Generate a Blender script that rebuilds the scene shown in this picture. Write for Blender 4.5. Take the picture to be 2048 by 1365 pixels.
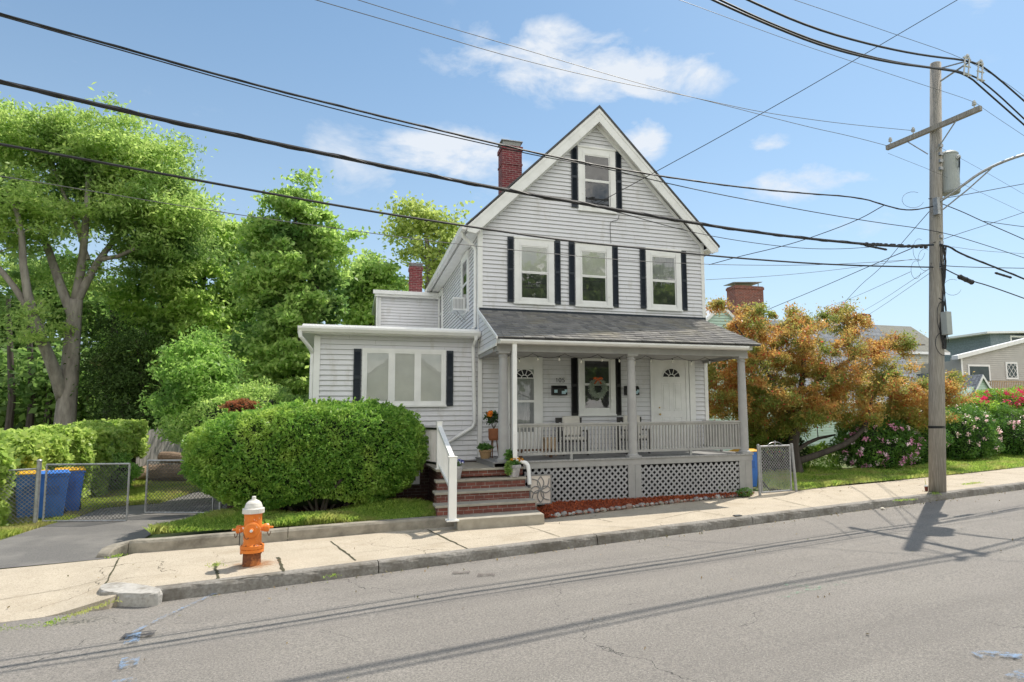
import bpy, math, random
import numpy as np
from mathutils import Vector, Quaternion
for o in list(bpy.data.objects): bpy.data.objects.remove(o)
SC=bpy.context.scene; COL=SC.collection
rng=np.random.default_rng(7); random.seed(7)
# ---------------------------------------------------------------- camera
CAM=dict(cx=-3.017,cy=-16.4864,cz=.9619,yaw=.3346,pitch=.0986,roll=-.012,f=1284.749,px=1155.674,py=708.908)
def _basis():
    y,p,r=CAM['yaw'],CAM['pitch'],CAM['roll']
    F=np.array([math.sin(y)*math.cos(p),math.cos(y)*math.cos(p),math.sin(p)])
    Rr=np.array([math.cos(y),-math.sin(y),0.]); U=np.cross(Rr,F)
    return Rr*math.cos(r)+U*math.sin(r), -Rr*math.sin(r)+U*math.cos(r), F
CR,CU,CF=_basis(); CC=np.array([CAM['cx'],CAM['cy'],CAM['cz']])
def ray(x,y): return CF+CR*(x-CAM['px'])/CAM['f']-CU*(y-CAM['py'])/CAM['f']
def onY(x,y,Y): d=ray(x,y); return CC+(Y-CC[1])/d[1]*d
def onX(x,y,X): d=ray(x,y); return CC+(X-CC[0])/d[0]*d
def onZ(x,y,Z): d=ray(x,y); return CC+(Z-CC[2])/d[2]*d
GA,GB,GC=-1.0899,.01,.015
def gz(x,y): return GA+GB*min(max(x,-60),60)+GC*min(max(y,-30),60)
def G(x,y,h=0):
    d=ray(x,y); t=(GA+h+GB*CC[0]+GC*CC[1]-CC[2])/(d[2]-GB*d[0]-GC*d[1]); return CC+t*d
cam=bpy.data.objects.new('camera',bpy.data.cameras.new('camera')); COL.objects.link(cam); SC.camera=cam
cam.data.sensor_width=36; cam.data.lens=CAM['f']/2048*36; cam.data.clip_end=3000; cam.data.clip_start=.1
cam.data.shift_x=-(CAM['px']-1024)/2048; cam.data.shift_y=(CAM['py']-682.5)/2048
from mathutils import Matrix
M=Matrix(((CR[0],CU[0],-CF[0],CC[0]),(CR[1],CU[1],-CF[1],CC[1]),(CR[2],CU[2],-CF[2],CC[2]),(0,0,0,1))); cam.matrix_world=M
SC.render.resolution_x=1024; SC.render.resolution_y=682
# ---------------------------------------------------------------- light
SUN=Vector((.49,.32,1.0)).normalized()
sl=bpy.data.lights.new('sun','SUN'); sl.energy=4.1; sl.angle=math.radians(.5); sl.color=(1,.93,.82)
so=bpy.data.objects.new('sun',sl); COL.objects.link(so); so.rotation_mode='QUATERNION'; so.rotation_quaternion=SUN.to_track_quat('Z','Y'); so.location=(20,10,30)
SC.view_settings.view_transform='Standard'; SC.view_settings.look='None'; SC.view_settings.gamma=1; SC.view_settings.exposure=.48
W=bpy.data.worlds.new('World'); SC.world=W; W.use_nodes=True
def world():
    nt=W.node_tree; N=nt.nodes; L=nt.links; N.clear()
    out=N.new('ShaderNodeOutputWorld'); bg=N.new('ShaderNodeBackground'); L.new(bg.outputs[0],out.inputs[0])
    sky=N.new('ShaderNodeTexSky'); sky.sky_type='NISHITA'; sky.sun_disc=False
    sky.sun_elevation=math.asin(SUN.z); sky.sun_rotation=math.atan2(SUN.x,SUN.y); sky.air_density=1.0; sky.dust_density=.5; sky.ozone_density=2.5
    bg.inputs[1].default_value=.115
    tc=N.new('ShaderNodeTexCoord')
    def mth(op,a,b=None,c=None,clamp=False):
        n=N.new('ShaderNodeMath'); n.operation=op; n.use_clamp=clamp
        for i,v in enumerate((a,b,c)):
            if v is None: continue
            if isinstance(v,(int,float)): n.inputs[i].default_value=v
            else: L.new(v,n.inputs[i])
        return n.outputs[0]
    mp=N.new('ShaderNodeMapping'); mp.inputs['Scale'].default_value=(1,1,2.0); L.new(tc.outputs['Generated'],mp.inputs[0])
    no=N.new('ShaderNodeTexNoise'); no.inputs['Scale'].default_value=9; no.inputs['Detail'].default_value=9; no.inputs['Roughness'].default_value=.6; no.inputs['Distortion'].default_value=.3; L.new(mp.outputs[0],no.inputs[0])
    total=None
    for (px,py,ax,ay,st) in [(1130,132,165,55,1.7),(1290,150,140,48,1.7),(1020,115,130,50,1.2),(1110,100,90,45,1.9),(1285,275,48,42,1.9),(1525,290,42,20,1.6),(1615,362,95,36,1.8),(900,310,130,45,1.7),(740,325,200,55,.95),(620,330,130,45,.5),(950,360,130,60,.6),(1440,300,60,22,.5),(1760,470,130,36,.6),(1940,10,60,28,.8),(1700,600,300,70,.3),(250,260,200,60,.25),(120,420,260,130,.5),(720,560,160,60,.4)]:
        d=ray(px,py); dn=d/np.linalg.norm(d); r=np.cross(dn,[0,0,1]); r/=np.linalg.norm(r); u=np.cross(r,dn)
        def dot(v):
            n=N.new('ShaderNodeVectorMath'); n.operation='DOT_PRODUCT'; L.new(tc.outputs['Generated'],n.inputs[0]); n.inputs[1].default_value=tuple(v); return n.outputs['Value']
        uu=mth('MULTIPLY',dot(r),CAM['f']/ax); vv=mth('MULTIPLY',dot(u),CAM['f']/ay)
        vv=mth('SUBTRACT',vv,CAM['f']/ay*0.0)
        rr=mth('ADD',mth('MULTIPLY',uu,uu),mth('MULTIPLY',vv,vv))
        fw=mth('GREATER_THAN',dot(dn),0)
        m=mth('MULTIPLY',mth('MULTIPLY',mth('SUBTRACT',1,mth('MULTIPLY',rr,.45),clamp=True),fw),st)
        total=m if total is None else mth('MAXIMUM',total,m)
    # unseen bright cloud bank added behind the camera to brighten the shaded house front
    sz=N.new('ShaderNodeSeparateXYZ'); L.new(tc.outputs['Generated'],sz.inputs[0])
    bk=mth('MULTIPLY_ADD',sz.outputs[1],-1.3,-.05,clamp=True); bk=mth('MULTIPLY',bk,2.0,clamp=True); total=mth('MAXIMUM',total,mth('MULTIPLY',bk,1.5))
    thr=mth('MULTIPLY_ADD',total,.30,mth('MULTIPLY_ADD',no.outputs[0],1.5,-.98))
    al=mth('MULTIPLY',thr,3.4,clamp=True); al=mth('MULTIPLY',al,mth('MINIMUM',mth('MULTIPLY_ADD',total,.6,.15),.92),clamp=True)
    mx=N.new('ShaderNodeMix'); mx.data_type='RGBA'; L.new(al,mx.inputs['Factor']); 
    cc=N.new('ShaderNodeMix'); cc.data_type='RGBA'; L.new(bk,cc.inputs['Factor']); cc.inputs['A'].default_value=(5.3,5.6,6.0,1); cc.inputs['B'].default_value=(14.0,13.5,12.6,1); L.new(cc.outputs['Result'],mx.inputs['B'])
    hs=N.new('ShaderNodeHueSaturation'); hs.inputs['Saturation'].default_value=.95; hs.inputs['Value'].default_value=1.0; L.new(sky.outputs[0],hs.inputs['Color'])
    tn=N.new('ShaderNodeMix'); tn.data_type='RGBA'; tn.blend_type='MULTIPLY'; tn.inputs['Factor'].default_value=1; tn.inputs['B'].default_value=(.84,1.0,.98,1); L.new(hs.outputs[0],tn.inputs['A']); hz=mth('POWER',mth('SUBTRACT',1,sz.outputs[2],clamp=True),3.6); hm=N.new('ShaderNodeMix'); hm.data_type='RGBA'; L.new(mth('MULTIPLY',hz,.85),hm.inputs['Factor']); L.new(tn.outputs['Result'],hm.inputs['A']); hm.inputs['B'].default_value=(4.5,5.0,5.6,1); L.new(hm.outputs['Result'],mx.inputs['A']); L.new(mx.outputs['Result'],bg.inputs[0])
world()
# ---------------------------------------------------------------- materials
def rgb(c): return tuple(c)+(1,) if len(c)==3 else tuple(c)
def nmix(N,L,f,a,b):
    m=N.new('ShaderNodeMix'); m.data_type='RGBA'
    for s,v in (('Factor',f),('A',a),('B',b)):
        if isinstance(v,(int,float)): m.inputs[s].default_value=v
        elif isinstance(v,(tuple,list)): m.inputs[s].default_value=rgb(v)
        else: L.new(v,m.inputs[s])
    return m.outputs['Result']
def ramp(N,L,src,a,b):
    r=N.new('ShaderNodeMapRange'); r.inputs[1].default_value=a; r.inputs[2].default_value=b; L.new(src,r.inputs[0]); return r.outputs[0]
def noise(N,L,vec,sc,det=4,rough=.55):
    n=N.new('ShaderNodeTexNoise'); n.inputs['Scale'].default_value=sc; n.inputs['Detail'].default_value=det; n.inputs['Roughness'].default_value=rough; L.new(vec,n.inputs[0]); return n.outputs[0]
def mat(name,c1,c2=None,sc=3,rough=.6,bump=0,bsc=60,c3=None,sc3=.6,metal=0,spec=.4,stretch=(1,1,1),f3=(.5,.65)):
    m=bpy.data.materials.new(name); m.use_nodes=True; N=m.node_tree.nodes; L=m.node_tree.links; b=N['Principled BSDF']
    b.inputs['Roughness'].default_value=rough; b.inputs['Metallic'].default_value=metal; b.inputs['Specular IOR Level'].default_value=spec
    tc=N.new('ShaderNodeTexCoord'); mp=N.new('ShaderNodeMapping'); mp.inputs['Scale'].default_value=stretch; L.new(tc.outputs['Object'],mp.inputs[0]); v=mp.outputs[0]
    if c2 is None: c2=tuple(x*.82 for x in c1)
    col=nmix(N,L,ramp(N,L,noise(N,L,v,sc),.3,.7),c1,c2)
    if c3: col=nmix(N,L,ramp(N,L,noise(N,L,v,sc3,6,.65),f3[0],f3[1]),col,c3)
    L.new(col,b.inputs['Base Color'])
    if bump:
        bp=N.new('ShaderNodeBump'); bp.inputs['Strength'].default_value=bump; bp.inputs['Distance'].default_value=.01; L.new(noise(N,L,v,bsc,6,.6),bp.inputs['Height']); L.new(bp.outputs[0],b.inputs['Normal'])
    return m
def brickmat(name,ca,cb,mortar,bw=.2,bh=.067,ms=.012,axis='XZ',bump=.6,bias=0,vary=None,rot=None):
    m=bpy.data.materials.new(name); m.use_nodes=True; N=m.node_tree.nodes; L=m.node_tree.links; b=N['Principled BSDF']; b.inputs['Roughness'].default_value=.85
    tc=N.new('ShaderNodeTexCoord'); sx=N.new('ShaderNodeSeparateXYZ'); L.new(tc.outputs['Object'],sx.inputs[0]); cx=N.new('ShaderNodeCombineXYZ')
    if axis=='box':
        a=N.new('ShaderNodeMath'); a.operation='ADD'; L.new(sx.outputs[0],a.inputs[0]); L.new(sx.outputs[1],a.inputs[1]); L.new(a.outputs[0],cx.inputs[0]); L.new(sx.outputs[2],cx.inputs[1])
    else:
        L.new(sx.outputs['XYZ'.index(axis[0])],cx.inputs[0]); L.new(sx.outputs['XYZ'.index(axis[1])],cx.inputs[1])
    t=N.new('ShaderNodeTexBrick'); L.new(cx.outputs[0],t.inputs[0]); t.inputs['Scale'].default_value=1; t.inputs['Brick Width'].default_value=bw; t.inputs['Row Height'].default_value=bh; t.inputs['Mortar Size'].default_value=ms; t.inputs['Mortar Smooth'].default_value=.2; t.inputs['Bias'].default_value=bias
    t.inputs['Color1'].default_value=rgb(ca); t.inputs['Color2'].default_value=rgb(cb); t.inputs['Mortar'].default_value=rgb(mortar)
    v=tc.outputs['Object']; n1=noise(N,L,v,9,5); col=nmix(N,L,ramp(N,L,n1,.35,.8),t.outputs[0],tuple(x*.55 for x in ca))
    if vary: col=nmix(N,L,ramp(N,L,noise(N,L,v,1.2,5),.45,.7),col,vary)
    L.new(col,b.inputs['Base Color'])
    bp=N.new('ShaderNodeBump'); bp.inputs['Strength'].default_value=bump; bp.inputs['Distance'].default_value=.01; bp.invert=True; L.new(t.outputs['Fac'],bp.inputs['Height']); L.new(bp.outputs[0],b.inputs['Normal'])
    return m
def leafmat(name,c1,c2,c3=None,trans=.45,psc=.7,rough=.5,f3=(.5,.62),zlo=None):
    m=bpy.data.materials.new(name); m.use_nodes=True; N=m.node_tree.nodes; L=m.node_tree.links; b=N['Principled BSDF']; out=N['Material Output']
    g=N.new('ShaderNodeNewGeometry'); tc=N.new('ShaderNodeTexCoord')
    col=nmix(N,L,g.outputs['Random Per Island'],c1,c2)
    if c3: col=nmix(N,L,ramp(N,L,noise(N,L,tc.outputs['Object'],psc,3),f3[0],f3[1]),col,c3)
    L.new(col,b.inputs['Base Color']); b.inputs['Roughness'].default_value=rough; b.inputs['Specular IOR Level'].default_value=.35
    t=N.new('ShaderNodeBsdfTranslucent'); hs=N.new('ShaderNodeHueSaturation'); hs.inputs['Saturation'].default_value=1.0; hs.inputs['Value'].default_value=1.8; L.new(col,hs.inputs['Color']); L.new(hs.outputs[0],t.inputs[0])
    ms=N.new('ShaderNodeMixShader'); ms.inputs[0].default_value=trans; L.new(b.outputs[0],ms.inputs[1]); L.new(t.outputs[0],ms.inputs[2]); L.new(ms.outputs[0],out.inputs[0])
    return m
def glassmat(name,refl=.12,rough=.015,wob=0.02):
    m=bpy.data.materials.new(name); m.use_nodes=True; N=m.node_tree.nodes; L=m.node_tree.links; N.clear(); out=N.new('ShaderNodeOutputMaterial')
    t=N.new('ShaderNodeBsdfTransparent'); t.inputs[0].default_value=(.95,.96,.96,1); g=N.new('ShaderNodeBsdfGlossy'); g.inputs['Roughness'].default_value=rough
    tc=N.new('ShaderNodeTexCoord'); bp=N.new('ShaderNodeBump'); bp.inputs['Strength'].default_value=wob; bp.inputs['Distance'].default_value=.05; L.new(noise(N,L,tc.outputs['Object'],3.5,2),bp.inputs['Height']); L.new(bp.outputs[0],g.inputs['Normal'])
    fr=N.new('ShaderNodeFresnel'); fr.inputs[0].default_value=1.5; a=N.new('ShaderNodeMath'); a.operation='ADD'; a.use_clamp=True; L.new(fr.outputs[0],a.inputs[0]); a.inputs[1].default_value=refl
    ms=N.new('ShaderNodeMixShader'); L.new(a.outputs[0],ms.inputs[0]); L.new(t.outputs[0],ms.inputs[1]); L.new(g.outputs[0],ms.inputs[2]); L.new(ms.outputs[0],out.inputs[0]); return m
rs_=random.Random(3)
m_side=mat('siding_grey',(.675,.675,.705),(.63,.63,.66),.9,.5,.08,20,c3=(.50,.48,.45),sc3=2.2,f3=(.54,.8),stretch=(1.6,1.6,.5))
m_lapshade_seam=mat('siding_lap_shade_seam',(.46,.46,.47),None,3,.9)  # darker grey paints the shade under each board; butt seams share it
m_white=mat('white_trim',(.80,.80,.79),(.70,.70,.69),3,.45,.03,30,c3=(.55,.52,.46),sc3=6,f3=(.66,.85))
m_grey=mat('grey_paint',(.33,.325,.32),(.27,.27,.265),4,.6,.1,40,c3=(.60,.59,.56),sc3=14,f3=(.69,.71))
m_floor=mat('porch_boards',(.25,.25,.25),(.18,.18,.18),5,.7,.2,50)
m_shut=mat('shutter_navy',(.018,.026,.038),(.012,.018,.028),5,.45)
m_black=mat('black_paint',(.012,.012,.014),None,5,.4)
m_dark=mat('dark_interior',(.03,.03,.035),None,3,.9)
m_glass=glassmat('window_glass',.06)
m_glass2=glassmat('picture_glass',.03,.01,.008)
m_curt=mat('curtain_dark',(.10,.10,.11),(.05,.05,.055),5,.9)
m_sheer=mat('sheer_curtain',(.55,.55,.57),(.35,.36,.38),8,.9,stretch=(6,1,.4))
m_brick=brickmat('step_brick',(.22,.07,.05),(.13,.045,.035),(.30,.27,.24),.2,.078,.006,'XZ')
m_brickB=brickmat('foundation_brick',(.10,.05,.04),(.06,.035,.03),(.2,.19,.17),.2,.075,.006,'box')
m_chim=brickmat('chimney_brick',(.27,.04,.05),(.12,.022,.03),(.33,.25,.23),.2,.07,.009,'box')
m_chim2=brickmat('neighbour_chimney_brick',(.28,.08,.05),(.12,.045,.035),(.3,.27,.24),.21,.075,.008,'box')
m_shing=brickmat('shingles',(.085,.088,.095),(.20,.20,.205),(.03,.03,.03),.17,.5,.004,'XY',.3,vary=(.15,.145,.135))
m_shing2=brickmat('blue_shingles',(.17,.19,.22),(.26,.28,.31),(.06,.06,.07),.35,.22,.012,'XY',.3)
m_shing3=brickmat('olive_shingles',(.15,.15,.125),(.19,.19,.16),(.08,.08,.07),.3,.2,.006,'XY',.3)
m_conc=mat('old_concrete',(.33,.30,.245),(.20,.18,.145),6,.85,.6,40,c3=(.12,.105,.085),sc3=2.5,f3=(.50,.72))
m_tread=mat('tread_stone',(.38,.35,.29),(.28,.255,.21),6,.8,.2,70,c3=(.22,.2,.17),sc3=4,f3=(.6,.8))
m_granite=mat('granite_kerb',(.30,.285,.26),(.17,.155,.135),24,.8,.9,30,c3=(.12,.105,.085),sc3=2.2,f3=(.45,.68))
m_galv=mat('galvanised_steel',(.42,.43,.44),(.28,.28,.28),14,.45,.05,60,metal=.6,c3=(.2,.12,.07),sc3=8,f3=(.62,.75))
m_wire=mat('chain_link_wire',(.16,.16,.165),(.09,.09,.09),6,.5,metal=.5)
m_wirel=mat('light_chain_wire',(.42,.42,.41),(.25,.24,.23),6,.5,metal=.4)
m_bark=mat('bark_grey',(.27,.245,.215),(.13,.115,.10),7,.9,.9,14,stretch=(1,1,.25),c3=(.30,.28,.25),sc3=3,f3=(.5,.7))
m_bark2=mat('bark_dark',(.10,.085,.075),(.055,.045,.04),9,.9,.9,14,stretch=(1,1,.3))
m_pole=mat('weathered_pole_wood',(.36,.33,.29),(.21,.19,.165),10,.85,.5,16,stretch=(6,6,.25),c3=(.40,.37,.33),sc3=9,f3=(.5,.65))
m_cable=mat('cable_black',(.012,.012,.014),(.03,.03,.035),12,.55)
m_cableg=mat('cable_grey',(.16,.16,.165),(.08,.08,.085),12,.5)
m_pol=mat('transformer_grey',(.36,.39,.38),(.31,.33,.325),3,.45)
m_porc=mat('porcelain',(.55,.55,.54),None,3,.25)
m_blue=mat('bin_blue',(.05,.19,.60),(.04,.15,.50),4,.45,.05,40)
m_yel=mat('bin_lid_yellow',(.75,.42,.03),(.62,.33,.03),4,.45)
m_green=mat('green_siding',(.46,.60,.51),(.41,.55,.46),1.5,.55)
m_grey2=mat('taupe_siding',(.46,.445,.415),(.41,.395,.37),1.5,.6)
m_wood=mat('deck_wood',(.52,.38,.24),(.38,.26,.16),8,.7,.2,30)
m_woodd=mat('brown_wood',(.20,.10,.05),(.13,.06,.035),12,.6,.2,30,stretch=(1,1,5))
# ---------------------------------------------------------------- mesh helpers
class MB:
    def __init__(s): s.v=[]; s.f=[]; s.n=0; s.gap=[]
    def add(s,v,f):
        v=np.asarray(v,float); s.v.append(v); s.f+= [tuple(i+s.n for i in q) for q in f]; s.n+=len(v); return s
    def box(s,x0,y0,z0,x1,y1,z1):
        return s.add([(x0,y0,z0),(x1,y0,z0),(x1,y1,z0),(x0,y1,z0),(x0,y0,z1),(x1,y0,z1),(x1,y1,z1),(x0,y1,z1)],[(0,3,2,1),(4,5,6,7),(0,1,5,4),(1,2,6,5),(2,3,7,6),(3,0,4,7)])
    def hexa(s,b,t): # bottom quad, top quad
        return s.add(list(b)+list(t),[(0,3,2,1),(4,5,6,7),(0,1,5,4),(1,2,6,5),(2,3,7,6),(3,0,4,7)])
    def prism(s,poly,vec):
        n=len(poly); v=np.asarray(poly,float); v2=v+np.asarray(vec,float)
        return s.add(np.vstack([v,v2]),[tuple(range(n))[::-1],tuple(range(n,2*n))]+[(i,(i+1)%n,n+(i+1)%n,n+i) for i in range(n)])
    def bar(s,a,b,w,h,up=(0,0,1)):
        a=np.array(a,float);b=np.array(b,float);d=b-a;d/=np.linalg.norm(d);u=np.array(up,float)
        if abs(d@u)>.95: u=np.array([0,1.,0])
        r=np.cross(d,u);r/=np.linalg.norm(r);u=np.cross(r,d);r*=w/2;u*=h/2
        return s.hexa([a-r-u,a+r-u,a+r+u,a-r+u],[b-r-u,b+r-u,b+r+u,b-r+u])
    def tube(s,pts,rad,n=8,caps=True):
        P=np.asarray(pts,float); k=len(P); rad=np.broadcast_to(rad,(k,)).astype(float)
        T=np.gradient(P,axis=0); T/=np.linalg.norm(T,axis=1)[:,None]+1e-12
        ref=np.array([0,0,1.]) if abs(T[0][2])<.9 else np.array([1.,0,0])
        vs=[]; a=np.linspace(0,2*math.pi,n,endpoint=False)
        for i in range(k):
            r=np.cross(T[i],ref); 
            if np.linalg.norm(r)<1e-3: r=np.array([0,1.,0])
            r/=np.linalg.norm(r); u=np.cross(r,T[i]); ref=u if i>=0 and abs(T[i]@np.array([0,0,1.]))>.0 else ref
            vs.append(P[i]+rad[i]*(np.cos(a)[:,None]*r+np.sin(a)[:,None]*u))
        f=[(i*n+j,i*n+(j+1)%n,(i+1)*n+(j+1)%n,(i+1)*n+j) for i in range(k-1) for j in range(n)]
        if caps: f+=[tuple(range(n))[::-1],tuple(range((k-1)*n,k*n))]
        return s.add(np.vstack(vs),f)
    def lathe(s,prof,c=(0,0,0),n=20,axis=(0,0,1)):
        ax=Vector(axis).normalized(); q=Vector((0,0,1)).rotation_difference(ax); a=np.linspace(0,2*math.pi,n,endpoint=False); v=[]
        for r,z in prof:
            for t in a: v.append(tuple(q@Vector((r*math.cos(t),r*math.sin(t),z))+Vector(c)))
        k=len(prof); f=[(i*n+j,i*n+(j+1)%n,(i+1)*n+(j+1)%n,(i+1)*n+j) for i in range(k-1) for j in range(n)]+[tuple(range(n))[::-1],tuple(range((k-1)*n,k*n))]
        return s.add(v,f)
    def ell(s,c,r,n=12,m=8,jit=0,seed=0):
        g=np.random.default_rng(seed); v=[];a=np.linspace(0,2*math.pi,n,endpoint=False)
        v.append((0,0,-1))
        for i in range(1,m):
            t=-math.pi/2+math.pi*i/m
            for x in a: v.append((math.cos(t)*math.cos(x),math.cos(t)*math.sin(x),math.sin(t)))
        v.append((0,0,1)); v=np.array(v); 
        if jit: v=v*(1+g.normal(0,jit,(len(v),1)))
        v=v*np.array(r)+np.array(c); f=[(0,1+(j+1)%n,1+j) for j in range(n)]
        for i in range(m-2): f+=[(1+i*n+j,1+i*n+(j+1)%n,1+(i+1)*n+(j+1)%n,1+(i+1)*n+j) for j in range(n)]
        e=len(v)-1; f+=[(1+(m-2)*n+j,1+(m-2)*n+(j+1)%n,e) for j in range(n)]
        return s.add(v,f)
    def siding(s,O,u,n,z0,z1,wf,ex=.112,proud=.028):
        O=tuple(np.array(O,float)-np.array(n,float)*.013)
        O=np.array(O,float);u=np.array(u,float);n=np.array(n,float); z=z0; up=np.array([0,0,1.])
        while z<z1-1e-4:
            zt=min(z+ex,z1); a0,a1=wf(z); b0,b1=wf(zt)
            if a1-a0<.02: break
            g=ex*.085; m=.014+g # gap painted in lap shade, lip, sloping face
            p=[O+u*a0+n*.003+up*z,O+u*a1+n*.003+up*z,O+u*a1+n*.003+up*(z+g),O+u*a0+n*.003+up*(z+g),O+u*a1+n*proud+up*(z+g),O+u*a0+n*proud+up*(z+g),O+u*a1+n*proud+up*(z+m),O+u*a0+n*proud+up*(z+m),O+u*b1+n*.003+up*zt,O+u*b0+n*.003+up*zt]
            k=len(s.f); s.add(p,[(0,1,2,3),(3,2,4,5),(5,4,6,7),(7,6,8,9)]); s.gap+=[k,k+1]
            if a1-a0>2.5 and ex<.2:
                u0=a0+(a1-a0)*rs_.random(); s.add([O+u*u0+n*(proud+.001)+up*(z+m),O+u*(u0+.006)+n*(proud+.001)+up*(z+m),O+u*(u0+.006)+n*.005+up*zt,O+u*u0+n*.005+up*zt],[(0,1,2,3)]); s.gap+=[len(s.f)-1]
            z=zt
        return s
    def build(s,name,m,parent=None,smooth=False,bevel=0,label=None,cat=None,group=None,kind=None):
        me=bpy.data.meshes.new(name); V=np.vstack(s.v)
        me.from_pydata(V.tolist(),[],s.f); me.materials.append(m); me.update()
        if s.gap:
            me.materials.append(m_lapshade_seam)
            for k in s.gap: me.polygons[k].material_index=1
        if smooth: me.polygons.foreach_set('use_smooth',[True]*len(me.polygons))
        return link(name,me,parent,bevel,label,cat,group,kind)
def tagp(o,label=None,cat=None,group=None,kind=None):
    for k,v in (('label',label),('category',cat),('group',group),('kind',kind)):
        if v: o[k]=v
    return o
def link(name,me,parent=None,bevel=0,label=None,cat=None,group=None,kind=None):
    o=bpy.data.objects.new(name,me); COL.objects.link(o)
    if parent is not None:
        o.parent=parent; o.matrix_parent_inverse=Matrix.Identity(4)
        P=parent; off=Vector((0,0,0))
        while P: off+=P.location; P=P.parent
        if off.length>0 and me: me.transform(Matrix.Translation(-off))
    if bevel:
        b=o.modifiers.new('bevel','BEVEL'); b.width=bevel; b.segments=2; b.limit_method='ANGLE'
    return tagp(o,label,cat,group,kind)
def thing(name,label,cat,loc=(0,0,0),group=None):
    o=bpy.data.objects.new(name,None); COL.objects.link(o); o.location=tuple(loc); o.empty_display_size=.1; return tagp(o,label,cat,group)
def quads_mesh(name,V,m,parent=None,smooth=False,**k): # V: (n,4,3)
    n=len(V); me=bpy.data.meshes.new(name); me.vertices.add(n*4); me.vertices.foreach_set('co',V.reshape(-1).astype(np.float32))
    me.loops.add(n*4); me.loops.foreach_set('vertex_index',np.arange(n*4,dtype=np.int32)); me.polygons.add(n)
    me.polygons.foreach_set('loop_start',np.arange(0,n*4,4,dtype=np.int32)); me.polygons.foreach_set('loop_total',np.full(n,4,dtype=np.int32))
    me.materials.append(m); me.update(calc_edges=True); me.validate(); return link(name,me,parent,**k)
def unit(a): return a/(np.linalg.norm(a,axis=-1,keepdims=True)+1e-9)
def leaves(C,size,up=.5,asp=.5,out=None,droop=0):
    """C (n,3) leaf positions -> rhombic leaf quads"""
    n=len(C); d=rng.normal(0,1,(n,3)); 
    if out is not None: d=d+out*1.2
    d[:,2]-=droop; d=unit(d); nn=rng.normal(0,1,(n,3)); nn[:,2]+=up*2; s=unit(np.cross(d,unit(nn))); up_=unit(np.cross(s,d))
    L=(size*(.65+.7*rng.random(n)))[:,None]; w=L*asp*.5
    return np.stack([C-d*L*.5,C+s*w+up_*w*.25,C+d*L*.5,C-s*w+up_*w*.25],1)
def inpoly(P,poly):
    x,y=P[:,0],P[:,1]; c=np.zeros(len(P),bool); n=len(poly)
    for i in range(n):
        x1,y1=poly[i][:2]; x2,y2=poly[(i+1)%n][:2]
        if y1==y2: continue
        k=((y1>y)!=(y2>y))&(x<(x2-x1)*(y-y1)/(y2-y1)+x1); c^=k
    return c
def sheet(name,poly,h,m,res=None,zf=None,**k):
    """polygon sheet on the ground, h above the ground function"""
    zf=zf or (lambda x,y:gz(x,y)+h); mb=MB(); mb.add([(p[0],p[1],zf(p[0],p[1])) for p in poly],[tuple(range(len(poly)))]); return mb.build(name,m,**k)
def chaikin(P,k=2,closed=False):
    P=[np.array(p,float) for p in P]
    for _ in range(k):
        Q=[] if closed else [P[0]]; n=len(P)
        for i in range(n if closed else n-1):
            a,b=P[i],P[(i+1)%n]; Q+=[a*.75+b*.25,a*.25+b*.75]
        if not closed: Q.append(P[-1])
        P=Q
    return P
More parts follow.
